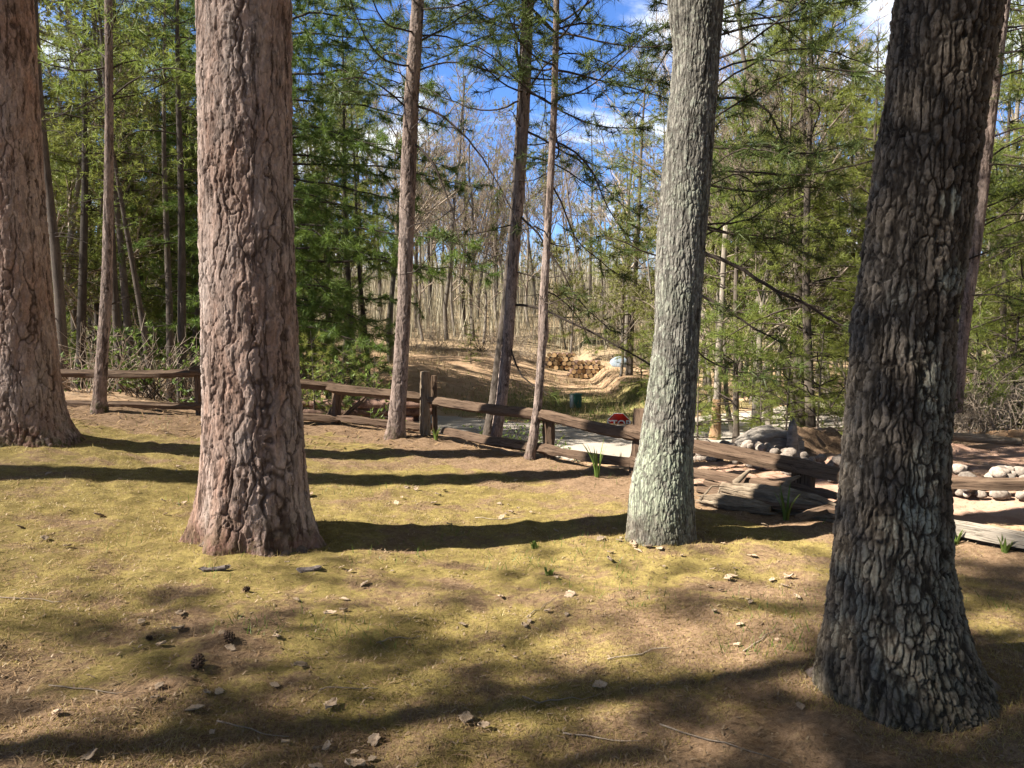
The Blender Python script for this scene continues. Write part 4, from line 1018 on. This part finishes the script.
for i in range(70):
    px = rs.choice([rs.uniform(50, 390), rs.uniform(700, 1060), rs.uniform(640, 690)], p=[.4, .5, .1]); Y = rs.uniform(12.5, 24) if px < 500 else rs.uniform(13.5, 26) if px > 690 else rs.uniform(33, 40)
    x, y = px_place(px, Y)
    if road_dist(np.array([x]), np.array([y]))[0] < 2.8: continue
    pr = [sh1, sh2, sh1, sh3][i % 4]
    place(pr, (x, y, g1(x, y)), rs.uniform(0, 6.28), rs.uniform(.7, 1.3), 'leafless tan shrub in the undergrowth beyond the fence' if pr is not sh3 else 'low leafy green shrub in the undergrowth beyond the fence', 'bare undergrowth shrubs' if pr is not sh3 else 'green undergrowth shrubs')
for i in range(34):
    px, Y = rs.uniform(395, 680), rs.uniform(33, 50); x, y = px_place(px, Y)
    if 535 < px < 640 and Y < 40: continue
    place([sh1, sh2][i % 2], (x, y, g1(x, y)), rs.uniform(0, 6.28), rs.uniform(.7, 1.4), 'leafless brush on the open brown hillside', 'brush on the hillside')
for px, Y in [(950, 14.5), (975, 15.5), (1000, 14), (1020, 15.5), (1040, 14.2), (962, 17), (990, 17.5), (1015, 18), (985, 13.2), (1030, 12.8)]:
    x, y = px_place(px, Y); place([sh1, sh2][px % 2], (x, y, g1(x, y)), px, rs.uniform(.9, 1.4), 'pale tangled leafless shrub on the slope right of the big dark trunk', 'pale brush on the right slope')
for px, Y, s, l in [(482, 38, 1.1, 'dark brush pile at the foot of the brown hillside'), (335, 12.4, .6, 'tangle of dark brush behind the fence post with braces'), (515, 12.8, .8, 'dark brush under the rails behind the leaning slim pine'), (622, 36, .9, 'brush heap right of the bright firewood pile')]:
    x, y = px_place(px, Y); place(sh4, (x, y, g1(x, y)), s*3, s, l)
for px, Y, s in [(505, 13.2, .7), (545, 12.6, .6), (527, 13.4, .8)]:
    x, y = px_place(px, Y); place(sh3, (x, y, g1(x, y)), px, s, 'leafy dark green shrub between the slim pines beside the lane', 'green shrubs beside the lane')

# ------------------------------------------------------------------ sign, box, tarp
x, y = px_place(619, 19.4); zc = P(619, 424, 19.4)[2]; zg = g1(x, y)
sign = empty('stop_sign', (x, y, zg), 'small red octagonal stop sign half hidden by the fence rail', 'sign')
mb = MB(); mb.box((0, .03, (zc-zg)*.5-.1), (.05, .03, zc-zg+.3)); mb.build('post', M['sign_post'], sign, smooth=False)
def octagon(r, y0, y1, name, mat, parent, zc):
    th = np.arange(8)*math.pi/4 + math.pi/8; ring = np.stack([r*np.cos(th), 0*th, r*np.sin(th)+zc], 1)
    V = np.concatenate([ring + [0, y0, 0], ring + [0, y1, 0], [[0, y0, zc], [0, y1, zc]]]); j = np.arange(8); j2 = (j+1) % 8
    return build(name, V, np.concatenate([np.stack([j, j2, np.full(8, 16)], 1), np.stack([8+j2, 8+j, np.full(8, 17)], 1)]), np.stack([j, 8+j, 8+j2, j2], 1), mat, parent, smooth=False)
plate = octagon(.30, -.004, .006, 'plate', M['sign_white'], sign, zc-zg)
octagon(.285, -.010, -.0065, 'red_face', M['sign_red'], plate, zc-zg)
cu = bpy.data.curves.new('lettering', 'FONT'); cu.body = 'STOP'; cu.align_x = 'CENTER'; cu.align_y = 'CENTER'; cu.size = .25; cu.extrude = .001; cu.offset = .004
lt = bpy.data.objects.new('lettering', cu); COL.objects.link(lt); lt.parent = plate; lt.location = (0, -.0125, zc-zg); lt.rotation_euler = (math.pi/2, 0, 0); cu.materials.append(M['sign_white'])
bpy.context.view_layer.update()
lm = bpy.data.meshes.new_from_object(lt); bpy.data.objects.remove(lt); lt = bpy.data.objects.new('lettering', lm); COL.objects.link(lt); lt.parent = plate; lt.location = (0, -.0125, zc-zg); lt.rotation_euler = (math.pi/2, 0, 0)
sign.rotation_euler = (0, 0, -.1)
x, y = px_place(576, 23.5); zg = g1(x, y)
ub = empty('utility_box', (x, y, zg), 'small dark green utility box on the grass beyond the lane', 'utility box')
def bevbox(name, c, size, mat, parent, b=.03):
    o = None; mb = MB(); mb.box(c, size); o = mb.build(name, mat, parent, smooth=False); md = o.modifiers.new('bevel', 'BEVEL'); md.width = b; md.segments = 2; return o
bevbox('cabinet', (0, 0, .24), (.34, .34, .52), M['green_box'], ub); bevbox('lid', (0, 0, .52), (.38, .38, .06), M['green_box'], ub, .02)
bevbox('marker', (-.2, 0, .26), (.06, .2, .52), M['cap_pale'], ub, .02); ub.rotation_euler = (0, 0, .5); ub.scale = (.78,)*3
x, y = px_place(620, 34.5); zg = g1(x, y); tp_ = stone_proto(77); tp_.data.materials.clear(); tp_.data.materials.append(M['blue_tarp']); tp_.name = 'tarp_bundle'; tp_.location = (x, y, zg+.2); tp_.scale = (.42, .32, .45); tag(tp_, 'pale blue tarp bundle beside the firewood', 'tarp')

# ------------------------------------------------------------------ ground clutter
def ground_pts(n, x0, x1, y0, y1, r=rs, power=1.):
    y = y0 + (y1-y0)*r.uniform(0, 1, n)**power; x = r.uniform(x0, x1, n)
    return x, y
gi = np.searchsorted
def gz(x, y):   # height of the built sheet
    ix = np.clip(np.searchsorted(gx, x)-1, 0, nx_-2); iy = np.clip(np.searchsorted(gy, y)-1, 0, ny_-2)
    Z = GZ.reshape(ny_, nx_); fx_ = (x-gx[ix])/(gx[ix+1]-gx[ix]); fy_ = (y-gy[iy])/(gy[iy+1]-gy[iy])
    return (Z[iy, ix]*(1-fx_)+Z[iy, ix+1]*fx_)*(1-fy_) + (Z[iy+1, ix]*(1-fx_)+Z[iy+1, ix+1]*fx_)*fy_
def blades(n, ylo, yhi, hmin, hmax, w, mat, name, label, mask=None, xr=None, power=1.6, lean=.8):
    y = ylo + (yhi-ylo)*rs.uniform(0, 1, n)**power; x = rs.uniform(-1, 1, n)*(y*.72+.3) if xr is None else rs.uniform(*xr, n)
    if mask is not None:
        k = mask(x, y); x, y = x[k], y[k]
    n = len(x); z = gz(x, y); b = np.stack([x, y, z-.002], 1); a = rs.uniform(0, 6.28, n); s_ = np.stack([np.cos(a), np.sin(a), 0*a], 1)
    h = rs.uniform(hmin, hmax, n); dn = np.stack([rs.normal(size=n)*lean, rs.normal(size=n)*lean, np.ones(n)], 1); dn /= np.linalg.norm(dn, axis=1)[:, None]
    ww = (w*rs.uniform(.6, 1.3, n))[:, None]
    V = np.stack([b-s_*ww/2, b+s_*ww/2, b+dn*h[:, None]], 1).reshape(-1, 3)
    o = build(name, V, np.arange(n*3).reshape(-1, 3), None, mat, smooth=False); tag(o, label, kind='stuff'); o['category'] = name.replace('_', ' '); return o
def nmask(sc, thr, seed): return lambda x, y: (fbm(np.stack([x*sc, y*sc, 0*x], 1), seed, 4) > thr) & (y - np.interp(x, FX, FY) < .2)
blades(260000, 2.2, 9.5, .006, .02, .0045, M['moss_blade'], 'moss', 'short olive yellow moss covering the yard', nmask(1.1, .46, 61))
blades(30000, 2.2, 10.8, .015, .05, .003, M['dry_grass'], 'dry_grass', 'short dry grass blades in the yard', nmask(.8, .5, 62), lean=1.2)
blades(60000, 2.4, 8.2, .02, .05, .004, M['moss_blade'], 'moss', 'longer moss round the trunk feet', lambda x, y: np.minimum(np.minimum(np.hypot(x+1.72, y-5.3), np.hypot(x-1.15, y-5.65)), np.minimum(np.hypot(x-1.78, y-3.35), np.hypot(x+4.75, y-7.75))) < .62, power=1., lean=.6)
blades(40000, 2.4, 8.4, .02, .07, .003, M['litter'], 'needle_litter', 'brown needles and bark flakes heaped round the trunk feet', lambda x, y: np.minimum(np.minimum(np.hypot(x+1.72, y-5.3)/1.1, np.hypot(x-1.15, y-5.65)), np.minimum(np.hypot(x-1.78, y-3.35), np.hypot(x+4.75, y-7.75))) < .5, power=1., lean=3.)
blades(9000, 3.6, 10.8, .02, .09, .005, M['blade'], 'grass', 'sparse green grass tufts in the yard', nmask(1.6, .62, 63), lean=.5)
def lying(n, ylo, yhi, L, w, mat, name, label, xfun, power=1.3, up=.25):
    y = ylo + (yhi-ylo)*rs.uniform(0, 1, n)**power; x = xfun(y, n); z = gz(x, y); a = rs.uniform(0, 6.28, n); l = L*rs.uniform(.5, 1.2, n)
    dn = np.stack([np.cos(a), np.sin(a), rs.uniform(-.05, up, n)], 1); p = np.stack([x, y, z+.004], 1); s_ = np.stack([-np.sin(a), np.cos(a), 0*a], 1)*(w/2)
    e = p + dn*l[:, None]; m_ = (p+e)/2 + np.stack([0*x, 0*x, rs.uniform(0, .01, n)], 1)
    V = np.stack([p-s_, p+s_, m_-s_, m_+s_, e], 1).reshape(-1, 3); b = np.arange(n)[:, None]*5
    t = np.concatenate([b+[0, 1, 3], b+[0, 3, 2], b+[2, 3, 4]])
    o = build(name, V, t, None, mat, smooth=False); tag(o, label, kind='stuff'); o['category'] = 'litter'
lying(42000, 2.2, 11, .065, .0022, M['litter'], 'needle_litter', 'fallen brown pine needles over the yard', lambda y, n: rs.uniform(-1, 1, n)*(y*.72+.3))
lying(7000, 2.2, 9, .03, .007, M['leaf_bits'], 'leaf_litter', 'small broken leaf bits strewn over the moss', lambda y, n: rs.normal(size=n)*.25 + rs.choice(np.linspace(-1, 1, 40), n)*(y*.72+.3))
lying(14000, 9, 30, .16, .012, M['litter'], 'forest_litter', 'brown needle and twig litter beyond the fence', lambda y, n: rs.uniform(-1, 1, n)*(y*.72+.3))
blades(60000, 21, 62, .08, .38, .022, M['dry_grass'], 'dry_grass', 'tan dead grass and bracken on the clearing and hillside', lambda x, y: (fbm(np.stack([x*.35, y*.35, 0*x], 1), 81, 3) > .46) & (road_dist(x, y) > 2.7), power=1., lean=.6)
blades(16000, 14, 30, .05, .16, .02, M['blade'], 'grass', 'green verge grass beyond the lane', lambda x, y: (np.interp(x, [-2, 0, 5, 7], [0, 1, 1, 0])*np.exp(-((y-24)/4)**2) > rs.uniform(0, 1, len(x))) & (road_dist(x, y) > 2.5), xr=(-2, 7), power=1., lean=.4)
# dried leaves, each on its own
def leaf_mesh(seed):
    r = np.random.default_rng(seed); n = 9; s_ = np.linspace(0, 1, n); hw = .42*np.sin(np.clip(s_, .02, .98)*math.pi)**.8*(1+.25*np.sin(s_*20+seed)); cu_ = r.uniform(-.5, .5)
    V = []; 
    for i in range(n):
        for k in (-1, -.5, 0, .5, 1): V.append((s_[i]-.5, k*hw[i]*.8, .18*abs(k)**1.5*(.5+cu_) + cu_*.35*(s_[i]-.5)**2*2 + .04*math.sin(6*s_[i]+3*k+seed)))
    i = np.arange(n-1)[:, None]*5; j = np.arange(4)[None]; Q = np.stack([i+j, i+j+1, i+j+6, i+j+5], -1).reshape(-1, 4)
    o = build('fallen_leaf', V, None, Q, M['leaf']); md = o.modifiers.new('thickness', 'SOLIDIFY'); md.thickness = .02; return o
leaves = [leaf_mesh(i) for i in range(6)]; lused = set()
def put_leaf(x, y, s, label, group, i):
    pr = leaves[i % 6]; o = pr if pr.name not in lused else pr.copy()
    if pr.name in lused: COL.objects.link(o)
    lused.add(pr.name)
    o.location = (x, y, float(gz(np.array([x]), np.array([y]))[0]) + .012); o.scale = (s,)*3; o.rotation_euler = (rs.normal()*.25, rs.normal()*.25, rs.uniform(0, 6.28)); tag(o, label, 'leaf', group); return o
def gpix(px, py):
    lo, hi = 1.5, 14
    for _ in range(40):
        m = (lo+hi)/2; p = P(px, py, m)
        if p[2] > float(gz(np.array([p[0]]), np.array([m]))[0]): lo = m
        else: hi = m
    p = P(px, py, lo); return p[0], lo
for i, (px, py, s, l) in enumerate([(466, 722, .085, 'long pale dry leaf on mossy ground near the bottom centre'), (600, 688, .075, 'greyish dry leaf lying alone right of centre in shade'), (90, 758, .08, 'brown dry leaf at the bottom left edge'), (20, 528, .08, 'pale leaf on moss near the left edge'), (58, 716, .05, 'small white leaf at lower left'), (178, 631, .07, 'pale dry leaf left of the two pine cones'), (300, 668, .07, 'dry leaf in the moss below the flat bark piece'), (100, 517, .09, 'tan leaf on the moss left of the thick trunk')]):
    x, y = gpix(px, py); put_leaf(x, y, s, l, None, i)
LC = [(rs.uniform(-.9, .75)*q*.66, q) for q in np.linspace(2.7, 7.5, 17)]
for i in range(170):
    y = 2.6 + 6.5*rs.uniform()**1.2; x = rs.uniform(-1, .95)*y*.66
    if i % 5: x, y = LC[i % 17][0] + rs.normal()*.22, max(2.55, LC[i % 17][1] + rs.normal()*.22)
    put_leaf(x, y, rs.uniform(.03, .075), 'small dry tan leaf scattered on the moss', 'dry leaves scattered over the yard', i)
# pine cones
def cone_mesh():
    V = []; T_ = []; n = 0
    t = empty('pine_cone', (0, 0, 0), None, 'pine cone'); mb = MB(); zs = np.linspace(-.028, .03, 7); mb.tube(np.stack([0*zs, 0*zs, zs], 1), [.006, .012, .014, .014, .012, .009, .003], 8); mb.build('core', M['cone'], t)
    mb = MB()
    for i in range(46):
        f = i/46; a = i*2.39996; z = -.026+.055*f; r = .012*(1-.5*f); L = .017*math.sin(math.pi*(f*.8+.15)); c, s = math.cos(a), math.sin(a)
        b = np.array([c*r*.7, s*r*.7, z]); e = np.array([c*(r+L), s*(r+L), z+.006+.008*f]); sd = np.array([-s, c, 0])*.0055
        mb.add([b-sd*.5, b+sd*.5, e+sd, e-sd, (b+e)/2+[0, 0, .003]], [[0, 1, 4], [1, 2, 4], [2, 3, 4], [3, 0, 4]], [[0, 3, 2, 1]])
    mb.build('scales', M['cone'], t, smooth=False); return t
cp = cone_mesh()
for px, py, l, s in [(198, 668, 'open dark pine cone on the moss, nearer of two', 1.1), (230, 642, 'dark pine cone on moss just beyond the other cone', 1.), (246, 592, 'small dark cone farther toward the thick trunk', .7), (150, 640, 'half buried small cone at left on the moss', .5)]:
    x, y = gpix(px, py); place(cp, (x, y, float(gz(np.array([x]), np.array([y]))[0])+.022*s), px, s, l, None, (1.2, .3))
# bark pieces and twigs
def chip(px, py, L, w, label, seed):
    x, y = gpix(px, py); z = float(gz(np.array([x]), np.array([y]))[0])
    o = beam((x-L/2, y-.02, z+.015), (x+L/2, y+.02, z+.02), w, .035, 'bark_chip', 'bark_piece', .6, seed, None, np.zeros(3)); tag(o, label, 'bark piece')
chip(310, 571, .13, .07, 'flat grey bark piece on the moss right of the thick trunk', 61)
chip(214, 571, .16, .03, 'thin dark bark strip at the front of the thick trunk', 62)
for i, (px, py, L, a) in enumerate([(725, 745, .5, -.6), (640, 655, .35, .3), (560, 700, .3, .1), (90, 690, .4, -.2), (400, 640, .25, .5), (250, 730, .3, -.3), (500, 520, .4, 0.), (760, 640, .35, .8), (30, 600, .4, .1), (540, 610, .3, 1.), (350, 690, .25, .2), (600, 740, .3, -.1)]):
    x, y = gpix(px, py); s_ = np.linspace(-.5, .5, 7); X = x+np.cos(a)*L*s_ + rs.normal(size=7)*.006; Y = y+np.sin(a)*L*s_ + rs.normal(size=7)*.01
    mb = MB(); mb.tube(np.stack([X, Y, gz(X, Y)+.008], 1), np.linspace(.0035, .0015, 7), 5); o = mb.build('twig', M['twig_pale']); tag(o, 'thin dry twig lying on the moss', 'twig', 'dry twigs on the yard')
# daffodil like plants along the fence
def plant(px, py, h, n, label, seed):
    x, y = gpix(px, py); z = float(gz(np.array([x]), np.array([y]))[0]); r = np.random.default_rng(seed); mb = MB(); t = empty('grassy_plant', (x, y, z), label, 'plant')
    for i in range(n):
        a = r.uniform(0, 6.28); L = h*r.uniform(.6, 1.1); b = r.uniform(.1, .45); s_ = np.linspace(0, 1, 6)
        c = np.stack([np.cos(a)*(.02+b*L*s_**2), np.sin(a)*(.02+b*L*s_**2), L*s_*(1-.15*s_*b)-.01], 1); sd = np.array([-math.sin(a), math.cos(a), 0])*.011
        w_ = (1-s_**3)[:, None]; V = np.concatenate([c-sd*w_, c+sd*w_]); j = np.arange(5); mb.add(V, None, np.stack([j, j+1, j+7, j+6], 1))
    mb.build('leaves', M['blade'], t)
for i, (px, py, h, n, l) in enumerate([(577, 468, .33, 8, 'strappy green plant by the lower rail, leftmost of three'), (597, 477, .42, 11, 'tallest strappy green plant in the middle by the lower rail'), (620, 468, .32, 8, 'strappy green plant next to the lichen covered trunk'), (786, 520, .36, 9, 'strappy green plant in front of the driftwood log'), (436, 440, .2, 8, 'small green plant at the foot of the tall post'), (549, 575, .06, 12, 'low green grass tuft right of centre on moss'), (535, 548, .07, 12, 'low green grass tuft in the long trunk shadow'), (955, 545, .14, 12, 'green tuft by the grey fallen rail, left'), (1005, 552, .14, 12, 'green tuft by the grey fallen rail, at the photo edge')]):
    plant(px, py, h, n, l, 500+i)

# ------------------------------------------------------------------ light
AZ = R(18); EL = R(41)
to_sun = np.array([-math.cos(AZ)*math.cos(EL), -math.sin(AZ)*math.cos(EL), math.sin(EL)])
sd_ = bpy.data.lights.new('sun', 'SUN'); sd_.energy = 5.0; sd_.angle = R(.55); sd_.color = (1., .95, .86)
so = bpy.data.objects.new('sun', sd_); COL.objects.link(so)
from mathutils import Vector
so.rotation_euler = Vector(to_sun).to_track_quat('Z', 'Y').to_euler()
wd = bpy.data.worlds.new('World'); scene.world = wd; wd.use_nodes = True
nt = wd.node_tree; g = NT(nt); bg = nt.nodes['Background']
sky = g.n('TexSky', sky_type='NISHITA'); sky.sun_disc = False; sky.sun_elevation = EL; sky.sun_rotation = math.atan2(to_sun[0], to_sun[1]); sky.altitude = 300; sky.dust_density = .2; sky.ozone_density = 3.
co = g.coord('Generated')
sep = g.n('SeparateXYZ'); g.l(co, sep.inputs[0])
hz = g.math('MAXIMUM', sep.outputs[2], .02)
cv = g.n('CombineXYZ'); g.l(g.math('DIVIDE', sep.outputs[0], g.math('ADD', hz, .12)), cv.inputs[0]); g.l(g.math('DIVIDE', sep.outputs[1], g.math('ADD', hz, .12)), cv.inputs[1])
cn = g.noise(1.15, 8, .58, g.mapping(cv.outputs[0], (1, 1, 1), (1.3, 2.1, 0)), .3)
cf = g.ramp(cn, .5, .62)
c = g.mix(.5, sky.outputs[0], g.mix(1., sky.outputs[0], (.4, .9, 1.8), 'MULTIPLY'))
c = g.mix(cf, c, (9., 9.4, 10.))
c = g.mix(g.math('MULTIPLY', g.ramp(sep.outputs[2], .36, .6), .88), c, (.75, .73, .66))  # upper sky, out of view, dimmed to neutral grey to cut fill light
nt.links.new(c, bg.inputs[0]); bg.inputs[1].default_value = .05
scene.view_settings.view_transform = 'Standard'; scene.view_settings.look = 'None'; scene.view_settings.exposure = 1.85; scene.view_settings.gamma = 1
scene.cycles.use_denoising = True
scene.cycles.max_bounces = 5; scene.cycles.diffuse_bounces = 2; scene.cycles.transmission_bounces = 3; scene.cycles.glossy_bounces = 2
